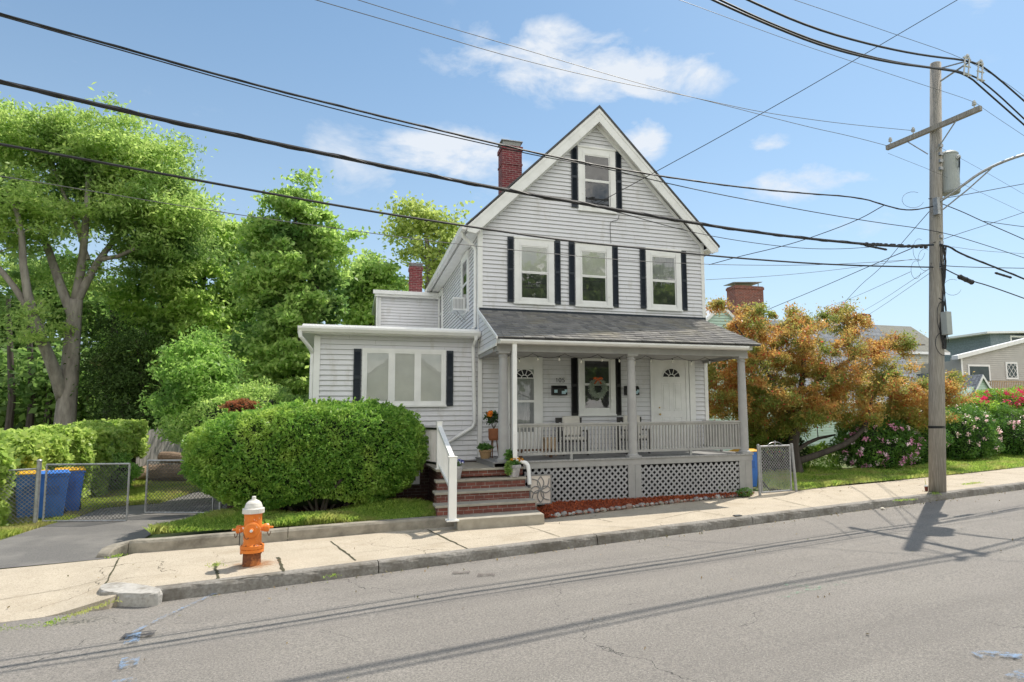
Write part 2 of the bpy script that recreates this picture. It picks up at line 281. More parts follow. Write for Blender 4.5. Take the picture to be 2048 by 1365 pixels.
# ================================================================ GROUND
kp=np.array([G(x,y)[:2] for x,y in [(320,1178),(760,1125),(1200,1071),(1500,1035),(1875,988),(2048,967)]])
kc=np.polyfit(kp[:,0],kp[:,1],1); TH=math.atan(kc[0]); T=np.array([math.cos(TH),math.sin(TH)]); Nn=np.array([-T[1],T[0]])
K0=np.array([0,kc[1]])
def sv(s_,d): p=K0+T*s_+Nn*d; return p
def tosv(p): q=np.array(p[:2])-K0; return q@T,q@Nn
RH=.16 # kerb height
m_road=None
def roadmat():
    m=bpy.data.materials.new('asphalt'); m.use_nodes=True; N=m.node_tree.nodes; L=m.node_tree.links; b=N['Principled BSDF']; b.inputs['Roughness'].default_value=.85; b.inputs['Specular IOR Level'].default_value=.3
    tc=N.new('ShaderNodeTexCoord'); v=tc.outputs['Object']
    c=nmix(N,L,ramp(N,L,noise(N,L,v,.6,6),.35,.65),(.26,.238,.215),(.31,.286,.256))
    mp=N.new('ShaderNodeMapping'); mp.vector_type='POINT'; mp.inputs['Rotation'].default_value=(0,0,-TH); L.new(v,mp.inputs[0]); mp2=N.new('ShaderNodeMapping'); mp2.inputs['Scale'].default_value=(.05,1.1,1); L.new(mp.outputs[0],mp2.inputs[0])
    c=nmix(N,L,ramp(N,L,noise(N,L,mp2.outputs[0],1.3,4,.6),.42,.68),c,(.235,.215,.195))
    c=nmix(N,L,ramp(N,L,noise(N,L,v,.22,6,.7),.52,.62),c,(.30,.275,.25))
    c=nmix(N,L,ramp(N,L,noise(N,L,v,42,5,.8),.40,.62),c,(.135,.128,.12))
    c=nmix(N,L,ramp(N,L,noise(N,L,v,75,3,.8),.60,.66),c,(.44,.42,.38))
    vo=N.new('ShaderNodeTexVoronoi'); vo.feature='DISTANCE_TO_EDGE'; vo.inputs['Scale'].default_value=.33; nz=N.new('ShaderNodeTexNoise'); nz.inputs['Scale'].default_value=2.5; nz.inputs['Detail'].default_value=5; L.new(v,nz.inputs[0]); mv=N.new('ShaderNodeVectorMath'); mv.operation='MULTIPLY_ADD'; L.new(nz.outputs['Color'],mv.inputs[0]); mv.inputs[1].default_value=(.5,.5,.5); L.new(v,mv.inputs[2]); L.new(mv.outputs[0],vo.inputs[0])
    cr=N.new('ShaderNodeMath'); cr.operation='LESS_THAN'; L.new(vo.outputs['Distance'],cr.inputs[0]); cr.inputs[1].default_value=.0013
    mk=N.new('ShaderNodeMath'); mk.operation='MULTIPLY'; L.new(cr.outputs[0],mk.inputs[0]); L.new(ramp(N,L,noise(N,L,v,.5,2),.50,.60),mk.inputs[1])
    c=nmix(N,L,mk.outputs[0],c,(.06,.058,.055))
    c=nmix(N,L,ramp(N,L,noise(N,L,v,1.6,3),.71,.78),c,(.11,.095,.085)); L.new(c,b.inputs['Base Color'])
    bp=N.new('ShaderNodeBump'); bp.inputs['Strength'].default_value=.8; bp.inputs['Distance'].default_value=.012; L.new(noise(N,L,v,70,4,.8),bp.inputs['Height']); L.new(bp.outputs[0],b.inputs['Normal']); return m
m_road=roadmat()
m_drive=mat('driveway_asphalt',(.17,.163,.155),(.09,.088,.085),55,.9,.9,60,c3=(.21,.20,.185),sc3=.8,f3=(.45,.7))
def walkmat():
    m=mat('sidewalk_concrete',(.46,.40,.315),(.39,.335,.26),2.2,.85,.3,140,c3=(.36,.30,.22),sc3=1.1,f3=(.55,.75))
    N=m.node_tree.nodes; L=m.node_tree.links; b=N['Principled BSDF']; src=b.inputs['Base Color'].links[0].from_socket; tc=N.new('ShaderNodeTexCoord'); v=tc.outputs['Object']
    c=nmix(N,L,ramp(N,L,noise(N,L,v,45,4,.8),.52,.62),src,(.27,.235,.18)); c=nmix(N,L,ramp(N,L,noise(N,L,v,70,3,.8),.60,.64),c,(.62,.56,.46)); 
    vo=N.new('ShaderNodeTexVoronoi'); vo.feature='DISTANCE_TO_EDGE'; vo.inputs['Scale'].default_value=.55; nz=N.new('ShaderNodeTexNoise'); nz.inputs['Scale'].default_value=2; nz.inputs['Detail'].default_value=5; L.new(v,nz.inputs[0]); mv=N.new('ShaderNodeVectorMath'); mv.operation='MULTIPLY_ADD'; L.new(nz.outputs['Color'],mv.inputs[0]); mv.inputs[1].default_value=(.6,.6,.6); L.new(v,mv.inputs[2]); L.new(mv.outputs[0],vo.inputs[0])
    cr=N.new('ShaderNodeMath'); cr.operation='LESS_THAN'; L.new(vo.outputs['Distance'],cr.inputs[0]); cr.inputs[1].default_value=.003
    mk=N.new('ShaderNodeMath'); mk.operation='MULTIPLY'; L.new(cr.outputs[0],mk.inputs[0]); L.new(ramp(N,L,noise(N,L,v,.45,2),.52,.6),mk.inputs[1])
    L.new(nmix(N,L,mk.outputs[0],c,(.10,.085,.06)),b.inputs['Base Color']); return m
m_walk=walkmat()
m_soil=mat('soil_grass_ground',(.12,.17,.05),(.16,.15,.07),1.5,.95,.5,20)
m_mulch=mat('red_mulch',(.26,.06,.025),(.14,.035,.018),25,.95,1,45)
m_mulchd=mat('dark_mulch',(.12,.045,.025),(.05,.03,.02),15,.95,1,45)
def setting():
    # the ground: one sheet with a step at the kerb line
    mb=MB(); ss=[-700,-150,-60,-30,-15,-8,0,8,15,30,60,150,700]; dd=[-700,-120,-40,-12,-9.2,-9.19,-4,0,1.0,1.6,2.4,4,10,20,40,80,200,900]; idx={}
    V=[];F=[]
    for i,s_ in enumerate(ss):
        for j,d in enumerate(dd):
            p=sv(s_,d); z=gz(*p)-.03
            if -9.195<d<1.7: z-=RH+.04
            V.append((p[0],p[1],z)); idx[i,j]=len(V)-1
    for i in range(len(ss)-1):
        for j in range(len(dd)-1): F.append((idx[i,j],idx[i+1,j],idx[i+1,j+1],idx[i,j+1]))
    mb.add(V,F); mb.build('ground',m_soil,kind='structure')
    mb=MB(); V=[];F=[]; S=np.linspace(-60,60,61); D=np.linspace(-9.1,0.0,14); 
    for i,s_ in enumerate(S):
        for j,d in enumerate(D): p=sv(s_,d); V.append((p[0],p[1],gz(*p)-RH+.012*math.sin(s_*.9)*math.sin(d)))
    n=len(D); F=[(i*n+j,(i+1)*n+j,(i+1)*n+j+1,i*n+j+1) for i in range(len(S)-1) for j in range(n-1)]
    mb.add(V,F); mb.build('road',m_road,kind='structure',smooth=True)
    # sidewalk between kerb line and inner edge, dropped towards the driveway apron
    inner=[sv(-40,3.0)]+[G(x,y)[:2] for x,y in [(-120,1152),(0,1140),(235,1118),(280,1106),(640,1070),(917,1046),(1100,1028),(1300,1003),(1500,984),(1600,981),(1800,962),(2048,935),(2250,915)]]+[sv(50,2.6)]
    inn=[tosv(p) for p in inner]; xs=[i[0] for i in inn]; ds=[i[1]+.06 for i in inn]
    E0=tosv(G(176,1190))[0]; global KERB0; KERB0=E0
    def wz(s_,d):
        p=sv(s_,d); t=min(max((E0+.35-s_)/.7,0),1); low=RH*.95*max(0,1-d/2.2); return gz(*p)-t*low
    global wz_; wz_=wz
    E1=tosv(G(250,1180))[0]; S=np.concatenate([np.linspace(-40,E0-1,14),np.linspace(E0-.8,E0+.8,13),np.linspace(E0+1,45,45)]); mb=MB(); V=[];F=[]; n=10
    for s_ in S:
        dm=np.interp(s_,xs,ds)
        for j in range(n):
            d0=.17 if s_>E1 else -.03
            d=d0+(dm-d0)*max(0,j-1)/(n-2); p=sv(s_,d-(.02 if j==0 else 0)); V.append((p[0],p[1],wz(s_,d)+.006*math.sin(s_*1.3+d)-(.22 if j==0 else 0)))
    F=[(i*n+j,(i+1)*n+j,(i+1)*n+j+1,i*n+j+1) for i in range(len(S)-1) for j in range(n-1)]
    mb.add(V,F); mb.build('sidewalk',m_walk,kind='structure')
    # slab joints (dark gaps) as thin strips lying on the walk
    mb=MB()
    def joint(a,b,w=.018):
        a=np.array(a[:2]);b=np.array(b[:2]);k=14;d=(b-a)/np.linalg.norm(b-a);r=np.array([-d[1],d[0]]); P=[]
        for i in range(k+1):
            c=a+(b-a)*i/k+r*rng.normal(0,.006); s1,d1=tosv(c); ww=w*(.6+.8*rng.random()); z=wz(s1,d1)+.006*math.sin(s1*1.3+d1)+.006
            P+=[(*(c-r*ww/2),z),(*(c+r*ww/2),z)]
        mb.add(P,[(2*i,2*i+1,2*i+3,2*i+2) for i in range(k)])
    for a,b,w in [((238,1118),(212,1165),.02),((855,1060),(935,1098),.035),((662,1083),(712,1122),.03),((1035,1047),(1120,1075),.012),((1180,1036),(1225,1044),.012),((1545,996),(1640,1020),.014),((1860,953),(1935,962),.012),((1960,943),(2048,950),.012),
                  ((430,1130),(437,1160),.04),((556,1116),(567,1145),.04),((430,1130),(480,1124),.012),((440,1163),(570,1148),.015),((0,1186),(222,1152),.008),((700,1108),(900,1084),.006),((900,1084),(1100,1062),.006),((1310,1040),(1400,1022),.01),((1360,1018),(1450,1032),.01)]: joint(G(*a),G(*b),w)
    mb.build('sidewalk_joint',mat('joint_dirt',(.07,.06,.04),(.045,.05,.02),20,.95),kind='structure')
    # granite kerb
    mb=MB(); jt=[tosv(G(x,y))[0] for x,y in [(306,1179),(757,1125),(1195,1072),(1505,1034),(1960,978)]]+[21,24,27,30,34,38,42]
    jt=sorted(jt)
    for i in range(len(jt)-1):
        a,b=jt[i]+.008,jt[i+1]-.008; k=max(2,int((b-a)/.12)); sect=[]
        for j in range(k+1):
            s_=a+(b-a)*j/k; r1,r2=rng.normal(0,.006,2); pts=[]
            cur=0
            if i<0: cur=.12*(1-(s_-a)/(b-a))**2
            for d,z in ((-.03+cur,-RH-.05),(-.012+r1+cur,-.05),(.0+r2+cur,-.012),(.02+cur,.006),(.17+cur*.3,.008),(.19+cur*.3,-.2)):
                p=sv(s_,d); pts.append((p[0],p[1],gz(*p)+z-0))
            sect.append(pts)
        V=[p for s2 in sect for p in s2]; F=[(q*6+r,(q+1)*6+r,(q+1)*6+r+1,q*6+r+1) for q in range(k) for r in range(5)]; F+=[tuple(range(6))[::-1],tuple(range(k*6,k*6+6))]
        mb.add(V,[f[::-1] for f in F])
    mb.build('kerb',m_granite,kind='structure'); mb=MB()
    P=[G(x,y,.008) for x,y in [(198,1176),(206,1168),(236,1164),(285,1169),(322,1177),(321,1184),(290,1188),(240,1186),(208,1183)]]; P=list(chaikin(P,2,True)); n=len(P); c=np.mean(P,axis=0); V=P+[c+(p-c)*1.02-[0,0,.018]+rng.normal(0,.004,3) for p in P]+[c+(p-c)*1.035-[0,0,.05]+rng.normal(0,.006,3) for p in P]+[c+(p-c)*1.03-[0,0,.25] for p in P]
    mb.add(V,[tuple(range(n))[::-1]]+[(i,(i+1)%n,n+(i+1)%n,n+i) for i in range(n)]+[(k_*n+i,k_*n+(i+1)%n,(k_+1)*n+(i+1)%n,(k_+1)*n+i) for k_ in (1,2) for i in range(n)])
    mb.build('kerb',mat('pale_granite',(.46,.44,.41),(.33,.315,.29),24,.8,.8,30,c3=(.2,.18,.15),sc3=3,f3=(.5,.72)),kind='structure')
    # driveway
    dp=[G(x,y)[:2] for x,y in [(-150,1108),(0,1082),(60,1062),(105,1048),(150,1037),(200,1018),(262,1012),(320,1008),(350,998),(395,984),(520,984),(640,984),(640,1002),(520,1008),(440,1031),(380,1040),(330,1052),(292,1075),(238,1116),(0,1138),(-150,1156)]]
    sheet('driveway',dp,.004,m_drive,kind='structure')
    # mulch bed in front of the porch: a bank that falls to the stones
    top=[onY(x,y,-2.17) for x,y in [(1068,1022),(1105,1005),(1200,1001),(1300,996),(1400,991),(1480,988)]]; bot=[G(x,y,.03) for x,y in [(1085,1036),(1105,1033),(1200,1022),(1300,1010),(1400,999),(1500,989)]]
    mb=MB(); k=8; V=[]; 
    tt=[np.array(top[i])*(1-f)+np.array(top[i+1])*f for i in range(5) for f in np.linspace(0,1,7)[:-1]]+[top[-1]]; bb=[bot[i]*(1-f)+bot[i+1]*f for i in range(5) for f in np.linspace(0,1,7)[:-1]]+[bot[-1]]
    for a,b in zip(tt,bb):
        for j in range(k+1): q=a+(b-a)*j/k; V.append(q+np.array([0,0,.03*math.sin(math.pi*j/k)+rng.normal(0,.006)]))
    mb.add(V,[(i*(k+1)+j,i*(k+1)+j+1,(i+1)*(k+1)+j+1,(i+1)*(k+1)+j) for i in range(len(tt)-1) for j in range(k)]); mb.build('mulch_bed',m_mulch,kind='structure',smooth=True)
    V=np.array(V); n=9000; a=V[rng.integers(0,len(V),n)]+rng.normal(0,1,(n,3))*[.09,.06,.008]; a[:,2]+=.012
    quads_mesh('mulch',leaves(a,.05,1.2,.35),leafmat('mulch_chips',(.42,.10,.035),(.20,.045,.02),trans=.02,rough=.9),kind='stuff')
setting()
# retaining edge of the small lawn
def retaining():
    front=[G(x,y) for x,y in [(219,1116),(244,1108),(272,1107),(310,1105),(460,1092),(640,1076),(780,1064),(917,1053)]]
    t=thing('retaining_wall','low weathered concrete edging wall curving round the small lawn by the driveway','retaining wall',front[3]); mb=MB()
    P=chaikin([f[:2] for f in front],2); V=[]; k=len(P); hs=np.interp(np.linspace(0,1,k),[0,.1,.25,1],[.03,.12,.2,.2])
    D=np.gradient(np.array(P),axis=0); D=D/np.linalg.norm(D,axis=1)[:,None]; 
    for p,d,h in zip(P,D,hs):
        r=np.array([-d[1],d[0]]); g=gz(*p)
        for o_,z in ((0,-.05),(.012,h*.8),(.035,h),(.21,h+.006),(.24,-.1)): q=p+r*(o_+rng.normal(0,.003)); V.append((q[0],q[1],g+z))
    for lo,hi,nm in ((0,7,1),(7,k-12,2),(k-12,k-1,3)):
        mb=MB(); sub=V[lo*5:(hi+1)*5]; kk=hi-lo
        if nm>1: sub=[tuple(np.array(v)+np.array([.012 if q<5 else 0,0,0])) for q,v in enumerate(sub)]
        mb.add(sub,[(i*5+j,(i+1)*5+j,(i+1)*5+j+1,i*5+j+1)[::-1] for i in range(kk) for j in range(4)]+[(0,1,2,3,4),tuple(range(kk*5,kk*5+5))[::-1]]); mb.build('wall_block',m_conc,t)
retaining()
def grass(name,pix,h0,n,L_,cols,zf=None,world=None):
    poly=world if world is not None else [G(x,y,h0)[:2] for x,y in pix]; P=np.array([q[:2] for q in poly]); lo,hi=P.min(0),P.max(0); pts=np.zeros((0,2))
    while len(pts)<n:
        c=lo+(hi-lo)*rng.random((n,2)); pts=np.vstack([pts,c[inpoly(c,P)]])
    pts=pts[:n]; zf=zf or (lambda x,y:gz(x,y)+h0); z=np.array([zf(a,b) for a,b in pts]); B=np.column_stack([pts,z-.01])
    ln=(L_*(.5+.9*rng.random(n)))*(.75+.5*np.sin(pts[:,0]*2.1)*np.sin(pts[:,1]*2.7)); a=rng.random(n)*6.28; w=.007+.006*rng.random(n); s=np.column_stack([np.cos(a),np.sin(a),np.zeros(n)])*w[:,None]
    lean=rng.normal(0,.35,(n,2)); mid=B+np.column_stack([lean[:,0]*ln*.3,lean[:,1]*ln*.3,ln*.6]); tip=B+np.column_stack([lean[:,0]*ln,lean[:,1]*ln,ln])
    Q=np.stack([B-s,B+s,mid+s*.7,tip],1); o=quads_mesh(name,Q,cols,kind='stuff'); return poly
m_gr=leafmat('grass_blades',(.11,.22,.035),(.42,.52,.11),(.36,.38,.12),.5,1.3,.6)
def lawns():
    pix=[(300,1070),(420,1062),(640,1049),(800,1040),(872,1033),(862,1012),(780,1012),(700,1021),(600,1030),(500,1034),(440,1036),(350,1052)]
    zf=lambda x,y: gz(x,y)+.17+.03*min(1,max(0,y+3.2))
    poly=[G(x,y,.17)[:2] for x,y in pix]; mb=MB(); mb.add([(p[0],p[1],zf(*p)) for p in poly],[tuple(range(len(poly)))]); mb.build('lawn',m_soil,kind='structure')
    grass('grass',None,.17,48000,.13,m_gr,zf,poly)
    # mulch strip under the hedge
    px2=[(862,1012),(780,1012),(700,1021),(600,1030),(500,1034),(450,1034),(455,1008),(600,985),(850,985)]
    mb=MB(); q=[G(x,y,.17) for x,y in px2]; mb.add([(p[0],p[1],gz(p[0],p[1])+.19) for p in q],[tuple(range(len(q)))]); mb.build('mulch_strip',m_mulchd,kind='structure')
    a=np.column_stack([rng.uniform(-5.6,-1.4,9000),rng.uniform(-2.8,-.2,9000),np.zeros(9000)]); P=np.array([p[:2] for p in q]); a=a[inpoly(a[:,:2],P)]; a[:,2]=[gz(x,y)+.20 for x,y in a[:,:2]]
    quads_mesh('mulch',leaves(a,.05,1.2,.35),leafmat('old_mulch_chips',(.24,.06,.03),(.10,.03,.02),trans=.02,rough=.9),kind='stuff')
    R=[(1596,981),(1700,968),(1860,954),(1960,943),(2048,934),(2200,918),(2200,905),(2048,905),(1900,912),(1850,930),(1700,938),(1620,935),(1530,925),(1525,960),(1540,978)]
    rp=[G(x,y,.02)[:2] for x,y in R]; zf2=lambda x,y:gz(x,y)+.02
    mb=MB(); mb.add([(p[0],p[1],zf2(*p)) for p in rp],[tuple(range(len(rp)))]); mb.build('lawn',m_soil,kind='structure'); grass('grass',None,.02,70000,.10,m_gr,zf2,rp)
    Lp=[(-60,1080),(0,1078),(60,1062),(100,1048),(150,1037),(200,1016),(262,1010),(320,1006),(395,982),(500,982),(420,958),(300,952),(190,955),(120,975),(60,1000),(-60,1030)]
    lp=[G(x,y,.0)[:2] for x,y in Lp]; grass('grass',None,.0,70000,.09,leafmat('sunny_grass_blades',(.22,.31,.05),(.38,.42,.10),(.42,.38,.16),.5,.8,.6),None,lp)
    # small tufts in joints
    for pts,n in (([(1870,990),(1875,980)],300),([(1130+700,1000),(1790,1003)],140),([(1925,970),(1960,966)],220),([(240,1112),(225,1116)],90),([(265,1100),(270,1103)],60),([(-20,1236),(225,1206)],420),([(430,1128),(436,1135)],60),([(660,1155),(664,1152)],30),([(1395,1016),(1400,1014)],0),([(1255,1165),(1260,1165)],0)):
        if n<1: continue
        a=G(*pts[0]);b=G(*pts[1]); t=rng.random(n)[:,None]; C=a+(b-a)*t+rng.normal(0,1,(n,3))*[.06,.06,0]; C[:,2]=[ (wz_(*tosv(c)) )+.015 for c in C]
        quads_mesh('weeds',leaves(C,.042,.3,.3,droop=-1.0),m_gr,kind='stuff')
lawns()
# ================================================================ HOUSE
HW=6.7; HD=10.3
H=thing('house','pale grey clapboard house with navy shutters, steep front gable and a columned front porch','house',(0,0,-1.1))
def P_(name,mb,m,par=H,**k): return mb.build(name,m,par,**k)
def gablew(z): # half width of the gable at height z
    return (0,HW) if z<6.12 else (max(0,(z-6.12)/1.0),HW-max(0,(z-6.12)/1.0))
RZ=lambda x:9.73-1.0086*abs(x-3.35)
# walls
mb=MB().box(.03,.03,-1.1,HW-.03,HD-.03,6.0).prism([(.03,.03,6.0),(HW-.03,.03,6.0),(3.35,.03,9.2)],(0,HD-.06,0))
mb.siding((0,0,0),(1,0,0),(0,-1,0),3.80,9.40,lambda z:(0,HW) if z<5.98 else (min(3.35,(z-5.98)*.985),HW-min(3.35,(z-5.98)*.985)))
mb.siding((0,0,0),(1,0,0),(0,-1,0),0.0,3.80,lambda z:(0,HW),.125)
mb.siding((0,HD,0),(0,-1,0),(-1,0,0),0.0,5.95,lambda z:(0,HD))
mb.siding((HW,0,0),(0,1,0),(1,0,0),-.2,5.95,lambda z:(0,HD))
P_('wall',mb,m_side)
# corner boards
for x0,x1 in ((-.018,.09),(HW-.09,HW+.018)):
    P_('corner_board',MB().box(x0,-.024,3.62,x1,-.004,6.12 if x0<1 else 6.1),m_white)
P_('corner_board',MB().box(-.03,-.05,-.02,.075,-.018,3.0),m_white); P_('corner_board',MB().box(HW-.09,-.024,-.05,HW+.018,-.004,2.7),m_white)
P_('corner_board',MB().box(-.036,-.02,3.1,-.014,.09,6.0),m_white)
# main roof
m_roofdark=mat('roof_edge_dark',(.10,.10,.105),(.07,.07,.075),6,.9,.4,40)
YF=-.275
def slope(sgn):
    e=3.72; xo=3.35-sgn*0; 
    x0=3.35; x1=3.35+sgn*e; z0=9.73; z1=9.73-1.0086*e; t=.05
    return [(x0,YF-.03,z0+.03),(x1+sgn*.03,YF-.03,z1),(x1+sgn*.03,YF-.03,z1-t),(x0,YF-.03,z0-t)]
rf=MB().prism(slope(-1),(0,HD+.6,0)).prism(slope(1),(0,HD+.6,0)); ROOF=P_('roof',rf,m_roofdark)
for s in (-1,1):
    e=3.71; a=(3.35,9.675); b=(3.35+s*e,9.675-1.0086*e); dv=.40
    P_('rake_board',MB().prism([(a[0],YF,a[1]),(b[0],YF,b[1]),(b[0]-s*.0,YF,b[1]-.14),(b[0]-s*.22,YF,b[1]-.18),(a[0],YF,a[1]-dv)],(0,.03,0)).prism([(a[0],YF-.012,a[1]),(b[0],YF-.012,b[1]),(b[0],YF-.012,b[1]-.09),(a[0],YF-.012,a[1]-.11)],(0,.012,0)),m_white)
    P_('soffit',MB().prism([(a[0],YF+.03,a[1]-.30),(b[0]-s*.05,YF+.03,b[1]-.10),(b[0]-s*.05,YF+.03,b[1]-.14),(a[0],YF+.03,a[1]-.34)],(0,.25,0)).box(min(3.35+s*3.35,3.35+s*3.69),-.24,5.84,max(3.35+s*3.35,3.35+s*3.69),HD+.25,5.88).box(min(3.35+s*3.67,3.35+s*3.70),-.24,5.84,max(3.35+s*3.67,3.35+s*3.70),HD+.25,5.97),m_white)
P_('gutter',MB().box(-.50,-.27,5.84,-.375,HD+.25,5.95).box(-.515,-.27,5.93,-.49,HD+.25,5.965),m_white)
def pipe(pts,w=.075): 
    mb=MB(); 
    P=chaikin(pts,1); mb.tube(P,w/2*1.15,4); return mb
ds=MB().tube([(-.44,.02,5.85),(-.42,.05,5.74),(-.12,.16,5.52),(-.07,.17,5.42),(-.07,.17,3.38),(-.16,.12,3.30)],.048,8); P_('downspout',ds,m_white,smooth=False)
ds=MB().tube([(-.44,9.6,5.85),(-.42,9.5,5.74),(-.1,8.9,5.5),(-.07,8.9,5.3),(-.07,8.9,3.4)],.05,8); P_('downspout',ds,m_white)
for s in (-1,1): P_('rake_trim',MB().prism([(3.35,-.055,9.36),(3.35+s*3.35,-.055,5.98),(3.35+s*3.35,-.055,5.86),(3.35,-.055,9.22)],(0,.050,0)),m_white)
# chimney on the left slope
def chimney(x0,x1,y0,y1,z0,z1,par,m=m_chim,cap=.12):
    c=MB().box(x0,y0,z0,x1,y1,z1-.0).box(x0-.02,y0-.02,z1-.62,x1+.02,y1+.02,z1-.56).box(x0-.03,y0-.03,z1-.13,x1+.03,y1+.03,z1); ch=P_('chimney',c,m,par)
    if cap: P_('chimney_cap',MB().hexa([(x0+.06,y0+.06,z1),(x1-.06,y0+.06,z1),(x1-.06,y1-.06,z1),(x0+.06,y1-.06,z1)],[(x0+.02,y0+.02,z1+cap),(x1-.02,y0+.02,z1+cap),(x1-.02,y1-.02,z1+cap),(x0+.02,y1-.02,z1+cap)]).box(x0-.03,y0-.03,z1+cap,x1+.03,y1+.03,z1+cap+.025),m_galv,par)
chimney(1.26,1.90,2.9,3.5,7.3,9.65,ROOF,cap=.16)
# ---- windows
def window(x0,x1,z0,z1,y=0,side=.17,top=.22,bot=.13,upper='blind',lower='dark',par=H,n=(0,-1,0),gl=None):
    gl=gl or m_glass
    mb=MB(); d=.05
    mb.box(x0,y-d,z0,x0+side,y,z1).box(x1-side,y-d,z0,x1,y,z1).box(x0+side,y-d+.002,z1-top,x1-side,y,z1-.001).box(x0+side,y-d+.002,z0,x1-side,y,z0+bot)
    mb.box(x0-.02,y-d-.02,z1-.03,x1+.02,y,z1+.015).box(x0-.02,y-d-.015,z0-.02,x1+.02,y,z0+.025)
    for a in (x0+side-.03,x1-side): mb.box(a,y-d-.012,z0+bot*.6,a+.03,y,z1-top*.6)
    w=mb.build('window',m_white,par)
    gx0,gx1,g0,g1=x0+side,x1-side,z0+bot,z1-top; zm=(g0+g1)/2; f=.035
    s=MB()
    for a,b in ((g0,zm),(zm,g1)):
        yy=y-.040 if b==g1 else y-.034
        s.box(gx0,yy,a,gx0+f,y-.012,b).box(gx1-f,yy,a,gx1,y-.012,b).box(gx0+f,yy+.001,b-f*.9,gx1-f,y-.012,b).box(gx0+f,yy+.001,a,gx1-f,y-.012,a+f*.9)
    s.build('sash',m_white,w)
    def pane(a,b,kind):
        MB().add([(gx0+f,y-.028,a+f*.8),(gx1-f,y-.028,a+f*.8),(gx1-f,y-.028,b-f*.8),(gx0+f,y-.028,b-f*.8)],[(0,1,2,3)]).build('pane',gl,w)
        mbb=MB(); yb=y-.019
        if kind=='blind':
            z=a
            while z<b: mbb.add([(gx0,yb,z),(gx1,yb,z),(gx1,yb-.007,z+.022),(gx0,yb-.007,z+.022)],[(0,1,2,3)]); z+=.022
            mbb.build('blind',m_blind,w)
        else:
            mbb.add([(gx0,yb,a),(gx1,yb,a),(gx1,yb,b),(gx0,yb,b)],[(0,1,2,3)]).build('curtain',m_sheer if kind=='sheer' else m_curt,w)
    pane(zm,g1,upper); pane(g0,zm,lower); return w
m_blind=mat('window_blind',(.88,.88,.85),(.78,.78,.75),3,.7)
def shutter(x0,x1,z0,z1,y=0,m=None):
    m=m or m_shut; mb=MB(); b=.028; mb.box(x0,y-.045,z0,x0+b,y-.012,z1).box(x1-b,y-.045,z0,x1,y-.012,z1)
    for a,c in ((z0,z0+.07),(z1-.07,z1),((z0+z1)/2-.035,(z0+z1)/2+.035)): mb.box(x0+b,y-.044,a,x1-b,y-.012,c)
    z=z0+.07
    while z<z1-.08: mb.add([(x0+b,y-.040,z),(x1-b,y-.040,z),(x1-b,y-.020,z+.032),(x0+b,y-.020,z+.032)],[(0,1,2,3)]); z+=.035
    mb.add([(x0+b,y-.018,z0),(x1-b,y-.018,z0),(x1-b,y-.018,z1),(x0+b,y-.018,z1)],[(0,1,2,3)])
    return mb.build('shutter',m,H)
for i,(a,b) in enumerate(((.938,2.046),(2.661,3.752),(4.808,5.927))):
    window(a,b,4.018,5.813,upper=('blind','blind','sheer')[i],lower=('dark','dark','dark')[i])
    for s in ((a-.185,a-.022),(b+.022,b+.185)): shutter(s[0],s[1],4.04,5.80)
window(2.777,3.907,6.742,8.595,upper='dark',lower='dark')
for s in ((2.777-.20,2.777-.022),(3.907+.022,3.907+.19)): shutter(s[0],s[1],6.80,8.57)
# porch window with wreath
window(2.711,3.791,1.02,2.66,side=.15,top=.12,bot=.17,upper='dark',lower='dark')
for s in ((2.51,2.69),(3.81,3.96)): shutter(s[0],s[1],1.02,2.66,m=m_black)
# ---- side window (left wall) + AC
def side_window(y0,y1,z0,z1):
    mb=MB(); d=.06
    mb.box(-d,y0,z0,0,y0+.16,z1).box(-d,y1-.16,z0,0,y1,z1).box(-d+.002,y0+.16,z1-.2,0,y1-.16,z1).box(-d+.002,y0+.16,z0,0,y1-.16,z0+.12)
    w=mb.build('window',m_white,H); zm=(z0+z1)/2
    MB().box(-.045,y0+.16,zm-.03,-.02,y1-.16,zm+.03).box(-.045,y0+.16,z0+.12,-.02,y0+.2,z1-.2).box(-.045,y1-.2,z0+.12,-.02,y1-.16,z1-.2).build('sash',m_white,w)
    MB().add([(-.028,y0+.16,z0+.1),(-.028,y1-.16,z0+.1),(-.028,y1-.16,z1-.18),(-.028,y0+.16,z1-.18)],[(0,3,2,1)]).build('pane',m_glass,w)
    MB().add([(-.02,y0+.16,z0+.1),(-.02,y1-.16,z0+.1),(-.02,y1-.16,z1-.18),(-.02,y0+.16,z1-.18)],[(0,3,2,1)]).build('curtain',m_curt,w)
side_window(1.5,2.75,4.0,5.78); side_window(7.2,8.3,4.0,5.78)
ac=thing('air_conditioner','small white window air conditioner jutting from the upstairs side window','air conditioner',(-.2,2.1,4.05))
MB().box(-.42,1.82,4.07,-.05,2.42,4.45).build('casing',m_white,ac,bevel=.01)
mb=MB(); 
for i in range(9): mb.box(-.425,1.86,4.10+i*.035,-.418,2.38,4.115+i*.035)
for i in range(7): mb.box(-.40+i*.04,1.812,4.12,-.385+i*.04,1.822,4.40)
mb.build('grille',mat('ac_grille',(.3,.3,.3),None,3,.5),ac)
[MB().tube([(-.3,y_,4.06),(-.05,y_,3.80)],.01,6).build('bracket',m_galv,ac) for y_ in (1.9,2.3)]
